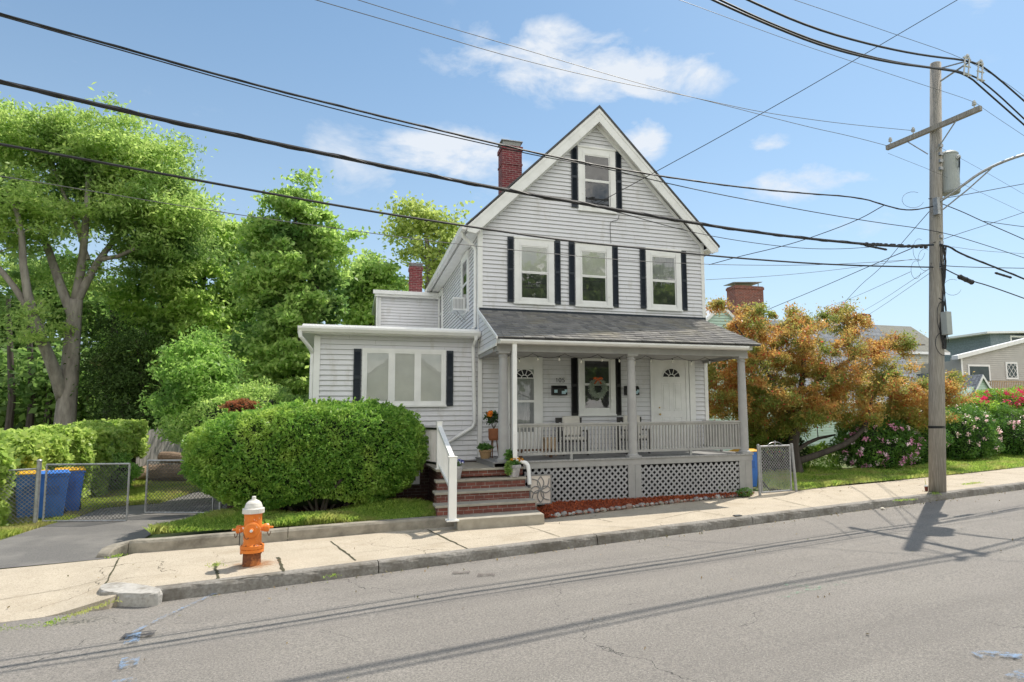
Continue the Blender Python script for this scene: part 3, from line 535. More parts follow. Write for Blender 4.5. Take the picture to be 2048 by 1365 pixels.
# ---- rear upper extension
mb=MB().box(-2.25,8.52,2.9,.0,13,5.55); mb.siding((-2.25,8.5,0),(1,0,0),(0,-1,0),3.2,5.56,lambda z:(0,2.25)); mb.siding((-2.25,13,0),(0,-1,0),(-1,0,0),3.2,5.56,lambda z:(0,4.5)); P_('wall',mb,m_side)
P_('corner_board',MB().box(-2.27,8.47,3.2,-2.15,8.495,5.56),m_white)
P_('flat_roof',MB().box(-2.38,8.3,5.58,-.0,13,5.75).box(-2.45,8.22,5.66,-.05,8.32,5.80),m_white)
P_('downspout',MB().tube([(-2.30,8.42,5.6),(-2.29,8.44,3.3)],.04,6),m_white)
chimney(-1.06,-.58,9.2,9.7,5.7,7.0,H,cap=.12)
# ---- left single-storey extension
EX=-3.94
mb=MB().box(EX+.03,.03,-.1,-.02,6.9,3.0); mb.siding((EX,0,0),(1,0,0),(0,-1,0),-.08,3.02,lambda z:(0,-EX-.03),.125); mb.siding((EX,7,0),(0,-1,0),(-1,0,0),-.08,3.02,lambda z:(0,7.0),.125); P_('wall',mb,m_side)
P_('corner_board',MB().box(EX-.02,-.024,-.08,EX+.12,-.004,3.0).box(EX-.022,-.02,-.08,EX-.016,.12,3.0),m_white)
P_('foundation',MB().box(EX+.04,.04,-1.3,-.04,6.9,-.1).box(.0,.04,-1.3,HW-.04,HD-.1,-.02),m_brickB)
P_('flat_roof',MB().box(EX-.34,-.32,3.02,-.02,7.2,3.14).hexa([(EX-.30,-.30,3.14),(-.04,-.30,3.14),(-.04,7.2,3.14),(EX-.30,7.2,3.14)],[(EX-.26,-.26,3.24),(-.04,-.26,3.24),(-.04,7.1,3.28),(EX-.26,7.1,3.28)]),m_white)
P_('gutter',MB().prism([(EX-.36,-.32,3.045),(EX-.36,-.40,3.045),(EX-.36,-.45,3.12),(EX-.36,-.45,3.165),(EX-.36,-.32,3.165)],(-EX+.33,0,0)),m_white)
P_('fascia',MB().box(EX-.365,-.325,3.0,EX-.335,7.2,3.17),m_white)
a=onY(949,668,-.12);b=onY(949,846,-.06);c=onY(815,934,-.10)
ds=MB().tube([(a[0],-.38,3.05),(a[0],-.36,2.98),(a[0]-.02,-.10,2.84),(a[0]-.02,-.07,2.76),(b[0],-.07,b[2]),(b[0]-.06,-.08,b[2]-.12),tuple(c)],.046,8); P_('downspout',ds,m_white)
ds=MB().tube([(EX-.31,-.38,3.05),(EX-.30,-.36,2.93),(EX-.08,-.06,2.66),(EX-.06,.03,2.56),(EX-.06,.03,-.3)],.046,8); P_('downspout',ds,m_white)
# triple window
def triple(x0,x1,z0,z1):
    mb=MB(); d=.055; s=.07; k=(x1-x0-2*s)/3; mb.box(x0,-d,z0,x0+s,0,z1).box(x1-s,-d,z0,x1,0,z1).box(x0+s,-d+.002,z1-s,x1-s,0,z1).box(x0+s,-d+.002,z0,x1-s,0,z0+s).box(x0-.02,-d-.03,z0-.03,x1+.02,0,z0+.02)
    for i in (1,2): mb.box(x0+s+k*i-.035,-d+.004,z0+s,x0+s+k*i+.035,0,z1-s)
    w=mb.build('window',m_white,H)
    for i in range(3):
        a=x0+s+k*i+(.035 if i else 0); b=x0+s+k*(i+1)-(.035 if i<2 else 0)
        MB().box(a,-.045,z0+s,a+.045,-.015,z1-s).box(b-.045,-.045,z0+s,b,-.015,z1-s).box(a+.045,-.044,z1-s-.045,b-.045,-.015,z1-s).box(a+.045,-.044,z0+s,b-.045,-.015,z0+s+.045).build('sash',m_white,w)
        MB().add([(a,-.028,z0+s),(b,-.028,z0+s),(b,-.028,z1-s),(a,-.028,z1-s)],[(0,1,2,3)]).build('pane',m_glass2,w)
        q=MB(); z=z0+s
        while z<z1-s: q.add([(a,-.0235,z),(b,-.0235,z),(b,-.0175,z+.024),(a,-.0175,z+.024)],[(0,1,2,3)]); z+=.026
        q.add([(a,-.0172,z0+s),(b,-.0172,z0+s),(b,-.0172,z1-s),(a,-.0172,z1-s)],[(0,1,2,3)])
        q.build('blind',m_blind,w)
triple(-2.862,-.847,1.309,2.717)
for s in ((-3.06,-2.885),(-.825,-.66)): shutter(s[0],s[1],1.30,2.70)
# basement window
mb=MB().box(-2.12,-.02,-.62,-2.02,.06,-.10).box(-1.56,-.02,-.62,-1.46,.06,-.10).box(-2.02,-.018,-.19,-1.56,.06,-.10).box(-2.02,-.018,-.62,-1.56,.06,-.53); w=P_('window',mb,m_white); MB().box(-2.02,.0,-.53,-1.56,.03,-.19).build('pane',m_curt,w)
# ================================================================ PORCH
PD=-2.156
P_('porch_floor',MB().box(-.08,PD-.03,-.035,HW,0.0,0.0),m_floor)
mb=MB()
for i in range(46):
    x=.62+i*.1325; 
    if x<HW: mb.box(x+.004,PD-.045,-.036,x+.128,PD-.031,-.002)
P_('floor_edge',mb,m_grey)
P_('porch_beam',MB().box(.62,PD-.02,-.18,HW-.02,PD+.03,-.036).box(-.06,-2.1,-.16,-.02,-.03,-.036),m_grey)
for a,b in ((3.20,3.38),(3.384,3.545),(6.28,6.46),(6.464,6.66)): P_('skirt_post',MB().box(a,PD-.014,-1.0,b,PD+.02,-.181),m_grey,bevel=.004)
P_('skirt_post',MB().box(HW-.05,PD+.03,-1.0,HW-.02,-.05,-.04),m_grey)
def lattice(x0,x1,z0,z1,y):
    mb=MB(); st=.150; w=.043
    for sgn,yy in ((1,y),(-1,y+.008)):
        c0=(x0-(z1-z0)) if sgn>0 else x0
        c=c0
        while c<x1+(z1-z0):
            # line x = c + sgn*(z-z0) for z in z0..z1 (sgn<0: x=c-(z-z0))
            za,zb=z0,z1; xa=c; xb=c+sgn*(z1-z0)
            def clip(xv): return
            t0,t1=0.,1.
            dx=xb-xa
            ta,tb=sorted(((x0-xa)/dx,(x1-xa)/dx)); t0=max(0,ta); t1=min(1,tb)
            if t1>t0+.02:
                p=(xa+dx*t0,yy,za+(zb-za)*t0); q=(xa+dx*t1,yy,za+(zb-za)*t1)
                mb.bar(p,q,w,.006,up=(0,1,0)) if False else mb.bar(p,q,.006,w,up=(-sgn*.7,0,.7))
            c+=st
    return P_('lattice',mb,m_latt)
m_latt=mat('lattice_grey',(.36,.36,.37),(.29,.29,.30),6,.7,.1,40)
lattice(.66,3.195,-1.0,-.185,PD+.008); lattice(3.55,6.275,-1.0,-.205,PD+.008)
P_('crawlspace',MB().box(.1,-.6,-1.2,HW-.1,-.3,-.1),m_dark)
# columns
def column(x):
    y=-2.0; c=MB().lathe([(.145,.005),(.15,.02),(.15,.05),(.125,.07),(.118,.085),(.118,.10),(.116,.8),(.108,1.6),(.095,2.30),(.092,2.36),(.112,2.375),(.112,2.395),(.094,2.405),(.094,2.43),(.118,2.455)],(x,y,0),24).box(x-.16,y-.16,.0,x+.16,y+.16,.035).box(x-.135,y-.135,2.455,x+.135,y+.135,2.50)
    P_('column',c,m_col,smooth=False)
m_col=mat('column_grey',(.37,.365,.36),(.32,.315,.31),5,.55,.1,40,c3=(.66,.65,.62),sc3=9,f3=(.71,.72))
for x in (.20,3.405,6.556): column(x)
P_('post',MB().box(.37,-2.05,.0,.47,-1.95,2.5),m_grey)
# beam and porch roof
P_('porch_beam',MB().box(.02,-2.13,2.50,6.68,-1.87,2.66).box(-.02,-1.87,2.50,.10,-.02,2.655).box(6.56,-1.87,2.50,6.68,-.02,2.655),m_grey)
P_('porch_ceiling',MB().box(.1,-1.87,2.58,6.56,-.02,2.62),mat('porch_ceiling',(.45,.45,.44),None,2,.7))
P_('porch_gutter',MB().prism([(.03,-2.30,2.655),(.03,-2.41,2.655),(.03,-2.45,2.70),(.03,-2.45,2.755),(.03,-2.30,2.755)],(6.50,0,0)).box(-.02,-2.30,2.66,6.72,-2.13,2.69).box(-.02,-2.30,2.69,6.72,-2.27,2.80),m_white)
def porch_roof():
    mb=MB(); y0,z0,y1,z1=-2.47,2.78,0.0,3.80; n=14; xl0,xr0=-.04,6.90; xl1,xr1=-.02,6.60
    V=[];F=[]
    for i in range(n):
        a,b=i/n,(i+1)/n; ya,yb=y0+(y1-y0)*a,y0+(y1-y0)*b; za,zb=z0+(z1-z0)*a,z0+(z1-z0)*b; la,ra=xl0+(xl1-xl0)*a,xr0+(xr1-xr0)*a; lb,rb=xl0+(xl1-xl0)*b,xr0+(xr1-xr0)*b
        xs=np.linspace(la,ra,50); x=la
        while x<ra:
            wd=.13+.09*rng.random(); x2=min(x+wd,ra); t=.018+.008*rng.random(); dy=rng.normal(0,.008)
            k=len(V); u0=lb+(rb-lb)*(x-la)/(ra-la); u1=lb+(rb-lb)*(x2-la)/(ra-la)
            mb.add([(x+.002,ya+dy,za),(x2-.002,ya+dy,za),(x2-.002,ya+dy,za+t),(x+.002,ya+dy,za+t),(u0+.002,yb+.03,zb+.012),(u1-.002,yb+.03,zb+.012)],[(0,1,2,3),(3,2,5,4)]); x=x2
    o=P_('porch_roof',mb,shingm())
    P_('roof_deck',MB().prism([(-.04,y0+.02,z0-.01),(6.88,y0+.02,z0-.01),(6.60,0,z1-.01),(-.02,0,z1-.01)],(0,0,-.03)),m_roofdark)
    P_('flashing',MB().box(.0,-.05,3.77,HW,-.016,3.85),m_shut)
def shingm():
    m=bpy.data.materials.new('porch_shingles'); m.use_nodes=True; N=m.node_tree.nodes; L=m.node_tree.links; b=N['Principled BSDF']; b.inputs['Roughness'].default_value=.95; b.inputs['Specular IOR Level'].default_value=.2
    g=N.new('ShaderNodeNewGeometry'); tc=N.new('ShaderNodeTexCoord'); v=tc.outputs['Object']
    c=nmix(N,L,g.outputs['Random Per Island'],(.14,.137,.138),(.27,.26,.245)); c=nmix(N,L,ramp(N,L,noise(N,L,v,120,2,.8),.5,.7),c,(.09,.09,.09)); c=nmix(N,L,ramp(N,L,noise(N,L,v,1.4,4),.5,.8),c,(.24,.22,.17)); L.new(c,b.inputs['Base Color']); return m
porch_roof()
# gable end of the porch roof, left
mb=MB(); mb.siding((0-.015,-2.32,0),(0,1,0),(-1,0,0),2.66,3.74,lambda z:(max(0,(z-2.72)/.415),2.30),.125,.012); P_('porch_gable',mb,m_side)
P_('porch_trim',MB().prism([(-.06,-2.47,2.74),(-.06,-2.47,2.80),(-.06,0,3.84),(-.06,0,3.74)],(.03,0,0)).box(-.045,-2.30,2.60,-.018,-.03,2.665),m_white)
# railings
def railing(p,q,z=0.0,nb=20,top=.82,bot=.14):
    mb=MB(); p=np.array(p);q=np.array(q); mb.bar((*p,z+top),(*q,z+top),.09,.04).bar((*p,z+top-.045),(*q,z+top-.045),.04,.045).bar((*p,z+bot),(*q,z+bot),.05,.06)
    for i in range(nb):
        c=p+(q-p)*(i+.5)/nb; mb.box(c[0]-.017,c[1]-.017,z+bot+.03,c[0]+.017,c[1]+.017,z+top-.065)
    m=(p+q)/2; mb.box(m[0]-.03,m[1]-.03,z+.001,m[0]+.03,m[1]+.03,z+bot-.03)
    P_('railing',mb,m_rail)
m_rail=mat('railing_grey',(.36,.355,.34),(.28,.275,.265),5,.7,.15,40)
railing((.36,-2.0),(3.29,-2.0),nb=33); railing((3.52,-2.0),(6.45,-2.0),nb=35); railing((6.52,-1.88),(6.52,-.03),nb=20)
# downspout off the porch gutter and white elbow by the steps
x0=.385
P_('downspout',MB().box(x0-.05,-2.38,.05,x0+.045,-2.29,2.68),m_white)
a=onZ(1040,925,-.02); 
P_('downspout',MB().tube(chaikin([(.42,-2.33,.10),(.43,-2.36,.01),(.58,-2.42,.0),(.66,-2.44,-.06),(.675,-2.45,-.2),(.69,-2.46,-.50)],2),.045,10),m_white,smooth=True)
# doors
def door(x0,x1,z0,z1,storm=False):
    c=.10; fr=MB().box(x0-c,-.045,z0,x0,0,z1+c).box(x1,-.045,z0,x1+c,0,z1+c).box(x0,-.044,z1,x1,0,z1+c).box(x0-c,-.06,z0-.04,x1+c,0,z0)
    D=P_('door',MB().box(x0,-.030,z0,x1,-.018,z1),m_white)
    P_('door_frame',fr,m_white)
    w=x1-x0; mb=MB(); xm=(x0+x1)/2
    if storm:
        MB().box(x0,-.045,z0,x0+.14,-.031,z1).box(x1-.14,-.045,z0,x1,-.031,z1).box(x0+.14,-.044,z1-.16,x1-.14,-.031,z1).box(x0+.14,-.044,z0,x1-.14,-.031,z0+.55).box(x0+.14,-.044,1.38,x1-.14,-.031,1.44).build('storm_frame',m_white,D)
        a,b=x0+.14,x1-.14; MB().add([(a,-.034,z0+.5),(b,-.034,z0+.5),(b,-.034,2.25),(a,-.034,2.25)],[(0,1,2,3)]).build('pane',m_glass2,D)
        MB().add([(a,-.0315,z0+.5),(b,-.0315,z0+.5),(b,-.0315,2.25),(a,-.0315,2.25)],[(0,1,2,3)]).build('blind',m_sheer,D)
        fan=(xm,2.02,(b-a)/2*.95); yf=-.047
    else:
        for px0,px1,pz0,pz1 in ((x0+.14,xm-.06,1.13,1.92),(xm+.06,x1-.14,1.13,1.92),(x0+.14,xm-.06,.25,.95),(xm+.06,x1-.14,.25,.95)):
            for bx in ((px0,pz0,px1,pz0+.02),(px0,pz1-.02,px1,pz1),(px0,pz0,px0+.02,pz1),(px1-.02,pz0,px1,pz1)): mb.box(bx[0],-.036,bx[1],bx[2],-.030,bx[3])
            mb.box(px0+.05,-.040,pz0+.05,px1-.05,-.030,pz1-.05)
        mb.build('panel',m_white,D,bevel=.003); fan=(xm,2.08,.27); yf=-.038
        MB().ell((x0+.055,-.075,1.03),(.03,.03,.03)).ell((x0+.055,-.05,1.22),(.022,.02,.022)).build('handle',mat('brass',(.6,.42,.15),None,3,.3,metal=.9),D)
    cx,cz,r=fan; V=[(cx,yf,cz)]+[(cx+r*math.cos(t),yf,cz+r*.92*math.sin(t)) for t in np.linspace(0,math.pi,17)]
    MB().add(V,[(0,i,i+1) for i in range(1,17)]).build('fan_light',m_dark,D)
    tr=MB()
    for t in np.linspace(0,math.pi,17)[:-1]:
        for rr,wd in ((r+.012,.028),(r*.35,.018)):
            p=(cx+rr*math.cos(t),yf-.006,cz+rr*.92*math.sin(t)); q=(cx+rr*math.cos(t+math.pi/16),yf-.006,cz+rr*.92*math.sin(t+math.pi/16)); tr.bar(p,q,.012,wd,up=(math.cos(t),0,math.sin(t)))
    for t in (math.pi*.2,math.pi*.4,math.pi*.6,math.pi*.8): tr.bar((cx+r*.35*math.cos(t),yf-.006,cz+r*.32*math.sin(t)),(cx+r*math.cos(t),yf-.006,cz+r*.92*math.sin(t)),.010,.016,up=(math.sin(t),0,-math.cos(t)))
    tr.bar((cx-r,yf-.006,cz),(cx+r,yf-.006,cz),.014,.025); tr.build('fan_trim',m_white,D)
door(.80,1.60,.06,2.50,True); door(5.07,5.98,.04,2.52)
P_('trim',MB().box(6.10,-.05,.0,6.28,-.016,2.57).box(4.86,-.05,.0,4.965,-.016,2.57),m_white)
# house number 105
mb=MB(); 
def dig(x,pl): mb.tube([(x+a*.075,-.03,1.92+b*.11) for a,b in pl],.0075,6)
dig(2.06,[(.3,0.75),(.55,1),(.55,0)])
dig(2.15,[(.5+.42*math.cos(t),.5+.5*math.sin(t)) for t in np.linspace(0,6.28,13)])
dig(2.25,[(.85,1),(.2,1),(.15,.55),(.5,.62),(.85,.4),(.8,.1),(.4,0),(.1,.12)])
mb.build('house_number',m_black,H)
# ================================================================ things on the porch
def mailbox(x,lab,w=.42):
    t=thing('mailbox',lab,'mailbox',(x,-.02,1.56),'mailboxes beside the porch doors'); 
    MB().box(x,-.14,1.57,x+w,-.02,1.76).prism([(x,-.14,1.76),(x,-.02,1.76),(x,-.02,1.83),(x,-.08,1.82)],(w,0,0)).build('box',m_black,t,bevel=.006)
    MB().tube([(x+.03,-.15,1.74),(x+w/2,-.158,1.77),(x+w-.03,-.15,1.74)],.008,6).build('lid_handle',m_black,t)
    lt=mat('pale_blue_sticker',(.45,.62,.68),(.35,.5,.56),10,.6)
    MB().box(x+.05,-.146,1.63,x+.14,-.141,1.71).box(x+w-.16,-.147,1.60,x+w-.05,-.141,1.68).box(x+w-.08,-.149,1.64,x+w-.01,-.1475,1.72).build('sticker',lt,t)
mailbox(1.94,'black wall mailbox with pale blue stickers under the house number'); mailbox(4.05,'black wall mailbox half hidden behind the middle porch column')
# wreath
t=thing('wreath','round silvery green wreath with an orange bow hanging on the porch window','wreath',(3.22,-.1,1.78)); c=np.array([3.24,-.12,1.75]); n=2600
a=rng.random(n)*6.28; R=.20+rng.normal(0,.035,n); C=c+np.column_stack([R*np.cos(a),rng.normal(0,.035,n),R*np.sin(a)]); o=np.column_stack([np.cos(a),np.zeros(n),np.sin(a)])
quads_mesh('greenery',leaves(C,.055,.1,.3,out=o),leafmat('wreath_leaves',(.30,.36,.28),(.48,.52,.44),trans=.2),t)
mb=MB(); z=2.0
for s in (-1,1): mb.ell((3.22+s*.075,-.19,z+.02),(.07,.03,.04)).bar((3.22+s*.01,-.19,z-.01),(3.22+s*.10,-.18,z-.13),.04,.006,up=(0,1,0))
mb.ell((3.22,-.2,z),(.03,.025,.03)).build('bow',mat('orange_bow',(.50,.11,.03),None,5,.6),t,smooth=True)
# chairs with cushions
m_cush=mat('white_cushion',(.66,.63,.57),(.58,.55,.50),6,.9,.2,40); m_ch=mat('dark_wicker',(.03,.03,.035),(.06,.055,.05),30,.7)
def chair(x,lab,lab2,w=.72):
    t=thing('porch_chair',lab,'chair',(x,-.6,0),'porch chairs'); y0,y1=-.85,-.25
    for sx in (x+.03,x+w-.03):
        for sy in (y0+.03,y1-.03): MB().box(sx-.022,sy-.022,.0,sx+.022,sy+.022,.38 if sy<-.5 else .95).build('leg',m_ch,t)
        MB().box(sx-.03,y0,.60,sx+.03,y1,.64).build('armrest',m_ch,t); MB().box(sx-.022,y0+.01,.38,sx+.022,y0+.05,.6).build('arm_support',m_ch,t)
    MB().box(x,y0,.34,x+w,y1,.39).build('seat',m_ch,t)
    mb=MB().box(x,y1-.04,.85,x+w,y1,.97)
    for i in range(7): mb.box(x+.06+i*(w-.16)/6,y1-.03,.39,x+.09+i*(w-.16)/6,y1-.01,.86)
    mb.build('backrest',m_ch,t)
    MB().box(x+.07,y0+.02,.39,x+w-.07,y1-.05,.47).build('seat_cushion',m_cush,t,bevel=.03)
    p=MB(); cx=x+w*.55; p.hexa([(cx-.25,-.44,.50),(cx+.25,-.44,.50),(cx+.25,-.32,.50),(cx-.25,-.32,.50)],[(cx-.24,-.40,1.0),(cx+.24,-.40,1.02),(cx+.24,-.28,1.0),(cx-.24,-.28,1.02)]); o=p.build('cushion',m_cush,None,bevel=.04,label=lab2,cat='cushion',group='white cushions on the porch chairs')
chair(1.98,'dark porch chair with white cushion to the right of the left door','white square cushion propped in the porch chair left of the wreath'); chair(3.72,'dark porch chair partly behind the middle column','white square cushion on the porch chair behind the middle column')
t=thing('side_table','small light wood crate table between the left door and the porch chair','side table',(1.7,-.4,0)); MB().box(1.60,-.6,.42,1.92,-.3,.47).build('table_top',m_wood,t)
MB().box(1.62,-.59,.15,1.90,-.56,.42).build('side',m_wood,t); MB().box(1.62,-.34,.15,1.90,-.31,.42).build('side',m_wood,t)
for sx in (1.62,1.88):
    for sy in (-.58,-.33): MB().box(sx,sy,0,sx+.03,sy+.03,.42).build('leg',m_wood,t)
t=thing('low_bench','low brown wooden bench in front of the left door','bench',(1.2,-.9,0)); MB().box(.75,-1.25,.17,1.65,-1.0,.21).build('seat',m_woodd,t)
for sx in (.80,1.56): MB().box(sx,-1.22,0,sx+.04,-1.03,.17).build('leg',m_woodd,t)
# string lights
pts=[]; anch=[(.3,2.47),(.95,2.49),(1.75,2.50),(2.6,2.5),(3.3,2.49),(3.9,2.5),(4.8,2.5),(5.6,2.49),(6.4,2.5)]
for (a,za),(b,zb) in zip(anch[:-1],anch[1:]):
    for f in np.linspace(0,1,7)[:-1]: pts.append((a+(b-a)*f,-1.80,za+(zb-za)*f-.10*4*f*(1-f)))
pts.append((6.4,-1.80,2.5)); t=thing('string_lights','string of small clear bulbs looped under the porch beam','string lights',(3,-1.8,2.5)); MB().tube(pts,.006,5).build('cord',m_black,t)
for i in range(3,len(pts),4):
    p=pts[i]; MB().lathe([(.012,0),(.014,-.03),(.0135,-.035)],p,8).build('socket',m_black,t); MB().ell((p[0],p[1],p[2]-.075),(.024,.024,.042)).build('bulb',mat('clear_bulb',(.7,.68,.6),None,3,.15) if i==3 else bpy.data.materials['clear_bulb'],t)
# ================================================================ STEPS
SY=[-2.20,-2.45,-2.87,-3.30,-3.88]; SZ=[-.12,-.3275,-.535,-.7425,-.95]
ST=thing('front_steps','red brick entrance steps with worn stone treads leading up to the porch','steps',(-.4,-2.8,-1.1))
XL=[-1.30,-1.36,-1.42,-1.46]; XR=[.62,.62,.60,.62]
MB().box(-1.24,-2.12,-1.2,.60,-.05,-.17).build('landing_base',brickmat('side_brick',(.13,.045,.035),(.09,.035,.03),(.2,.17,.15),.2,.078,.006,'box'),ST)
MB().box(-1.32,SY[0]-.03,-.17,.62,-.04,-.12).build('landing_slab',m_tread,ST,bevel=.01)
for k in range(1,4):
    MB().box(XL[k]+.04,SY[k]+.03,-1.25,XR[k]-.02,SY[k-1]+.06-.002*k,SZ[k]-.055).build('riser',m_brick,ST)
    MB().box(XL[k],SY[k],SZ[k]-.055,XR[k]+.01,SY[k-1]+.055,SZ[k]).build('tread',m_tread,ST,bevel=.012)
MB().box(-1.22,SY[0]+.01,-.29,.60,SY[0]+.05,-.172).build('riser',m_brick,ST)
a=G(917,1053);b=G(1085,1038)
MB().hexa([(-1.10,-3.86,-1.2),(.62,-3.90,-1.2),(.64,-3.28,-1.2),(-1.10,-3.28,-1.2)],[(-1.12,-3.88,-.95),(.60,-3.92,-.94),(.64,-3.28,-.94),(-1.12,-3.28,-.95)]).build('bottom_slab',m_tread,ST,bevel=.012)
RL=thing('stair_railing','white vinyl stair railing with sloping balusters up the left of the steps','railing',(-1.25,-3,-1))
tp=np.array([-1.25,-2.12]); bp=np.array([-1.20,-3.80]); bz=-.98
m_vinyl=mat('white_vinyl',(.82,.82,.80),(.76,.76,.74),3,.35)
MB().box(tp[0]-.055,tp[1]-.055,-.12,tp[0]+.055,tp[1]+.055,.90).box(tp[0]-.065,tp[1]-.065,.90,tp[0]+.065,tp[1]+.065,.92).box(tp[0]-.08,tp[1]-.08,-.118,tp[0]+.08,tp[1]+.08,-.09).build('post',m_vinyl,RL,bevel=.006)
bt=onY(905,915,bp[1])[2]; 
MB().box(bp[0]-.075,bp[1]-.075,bz,bp[0]+.075,bp[1]+.075,bt).box(bp[0]-.12,bp[1]-.12,bz,bp[0]+.12,bp[1]+.12,bz+.03).box(bp[0]-.09,bp[1]-.09,bt,bp[0]+.09,bp[1]+.09,bt+.02).build('post',m_vinyl,RL,bevel=.006)
A=np.array([*tp,.80]);B=np.array([*bp,bt-.03]); MB().bar(A,B,.09,.07).build('top_rail',m_vinyl,RL); A2=A-[0,0,.82];B2=B-[0,0,.62]; MB().bar(A2,B2,.05,.05).build('bottom_rail',m_vinyl,RL)
mb=MB()
for i in range(1,10):
    f=i/10; p=A+(B-A)*f; q=A2+(B2-A2)*f; mb.box(p[0]-.012,p[1]-.012,q[2],p[0]+.012,p[1]+.012,p[2])
mb.build('balusters',m_vinyl,RL)
L2=thing('landing_railing','short white railing along the left edge of the step landing beside the hedge','railing',(-1.27,-1,-.12)); mb=MB()
m_rl2=mat('landing_rail_white',(.62,.60,.58),(.5,.48,.46),4,.5)
e0=np.array([-1.28,-2.0]);e1=np.array([-1.55,-.75]); MB().bar((*e0,.76),(*e1,.76),.05,.05).build('top_rail',m_black,L2); MB().bar((*e0,.0),(*e1,.0),.05,.05).build('bottom_rail',m_black,L2)
for i in range(11): c=e0+(e1-e0)*(i+.5)/11; mb.box(c[0]-.018,c[1]-.018,.0,c[0]+.018,c[1]+.018,.75)
mb.build('balusters',m_rl2,L2); MB().box(e1[0]-.05,e1[1]-.05,-.12,e1[0]+.05,e1[1]+.05,.95).build('post',m_vinyl,L2)
# ---- pots
def foliage(par,c,r,n,size,m,name='foliage',up=.6,asp=.5):
    d=unit(rng.normal(0,1,(n,3)))*(rng.random((n,1))**.45); return quads_mesh(name,leaves(np.array(c)+d*np.array(r),size,up,asp,out=d),m,par)
m_pl=leafmat('pot_leaves',(.06,.16,.03),(.14,.26,.06),trans=.35)
m_pot=mat('mottled_clay_pot',(.50,.48,.47),(.25,.24,.25),9,.85,.4,25,c3=(.30,.12,.07),sc3=6,f3=(.62,.75))
def flowers(par,c,r,n,col,name='blossoms',size=.035):
    m=leafmat(name+'_%.2f%.2f'%(col[0],col[2]),col,tuple(x*.75 for x in col),trans=.25); d=unit(rng.normal(0,1,(n,3))); d[:,2]=abs(d[:,2]); C=np.array(c)+d*np.array(r); C=np.repeat(C,6,0)+rng.normal(0,size*.25,(n*6,3)); quads_mesh(name,leaves(C,size,.5,.8),m,par)
def pot(name,label,x,y,z,r,h,m,cat='flower pot'):
    t=thing(name,label,cat,(x,y,z)); MB().lathe([(r*.68,0),(r*.72,.01),(r*.95,h*.72),(r*.97,h*.74),(r*1.06,h*.75),(r*1.08,h*.97),(r*1.0,h),(r*.9,h),(r*.88,h*.9),(.01,h*.9)],(x,y,z),22).build('pot',m,t,smooth=False); return t
p=onZ(1025,950,-.3275); px_,py_=p[0]-.02,-2.33
t=pot('flower_pot','mottled clay pot of yellow flowers with trailing leaves at the right end of the step',.36,-2.36,-.3275,.15,.27,m_pot)
foliage(t,(.36,-2.36,-.02),(.17,.15,.07),420,.06,m_pl); foliage(t,(.22,-2.44,-.12),(.10,.09,.16),420,.055,leafmat('trailing_leaves',(.16,.28,.06),(.28,.38,.10),trans=.4),'trailing_leaves'); foliage(t,(.26,-2.3,.15),(.10,.08,.13),200,.09,m_pl,'upright_leaves')
flowers(t,(.42,-2.38,.03),(.16,.12,.05),26,(.75,.38,.03)); 
t=pot('flower_pot','whitewashed clay pot of pansies standing beside the stair railing',-.92,-2.33,-.3275,.14,.28,m_pot)
foliage(t,(-.92,-2.33,.0),(.13,.12,.07),300,.05,m_pl); flowers(t,(-.88,-2.36,.03),(.12,.1,.06),24,(.10,.12,.45)); flowers(t,(-.86,-2.38,.02),(.12,.1,.05),14,(.75,.75,.8),'white_blossoms'); flowers(t,(-1.0,-2.33,.10),(.09,.08,.06),14,(.6,.04,.08),'red_blossoms')
# fern basket on the porch floor edge
m_bask=mat('woven_basket',(.45,.30,.16),(.30,.19,.09),35,.8,.6,60,stretch=(1,1,3))
t=pot('fern_basket','woven tan basket of ferns beside the corner of the house','basket',-.0,-.55,0,.13,.20,m_bask,'planter') if False else pot('fern_basket','woven tan basket of ferns on the porch floor left of the first column',.02,-.78,.0,.145,.21,m_bask,'planter')
d=unit(rng.normal(0,1,(500,3))); d[:,2]=abs(d[:,2])*.6+.1; C=np.array([.02,-.78,.22])+d*.22*rng.random((500,1)); quads_mesh('fern',leaves(C,.10,.4,.3,out=d),m_pl,t)
t=thing('plant_stand','brown wooden pot on a tall stand with dark leaves and one orange hibiscus flower','plant stand',(.27,-.5,0)); cx,cy=.30,-.45
MB().lathe([(.11,.42),(.135,.48),(.14,.70),(.13,.72),(.12,.70),(.01,.69)],(cx,cy,0),18).build('pot',mat('terracotta_brown',(.30,.11,.045),(.22,.08,.035),6,.7),t)
for a in (0,2.1,4.2): MB().bar((cx+.07*math.cos(a),cy+.07*math.sin(a),.45),(cx+.13*math.cos(a),cy+.13*math.sin(a),0),.025,.025).build('leg',m_woodd,t)
mb=MB()
for i in range(6): a=i*1.05; mb.tube([(cx,cy,.7),(cx+.08*math.cos(a),cy+.08*math.sin(a),.85),(cx+.2*math.cos(a),cy+.15*math.sin(a),1.05)],.006,5)
mb.build('stem',m_bark2,t); foliage(t,(cx-.04,cy,.98),(.24,.16,.17),170,.11,leafmat('hibiscus_leaves',(.025,.06,.02),(.06,.12,.035),trans=.2),'leaves')
flowers(t,(cx-.12,cy-.14,1.08),(.03,.02,.02),8,(.9,.35,.05),'hibiscus',.09)
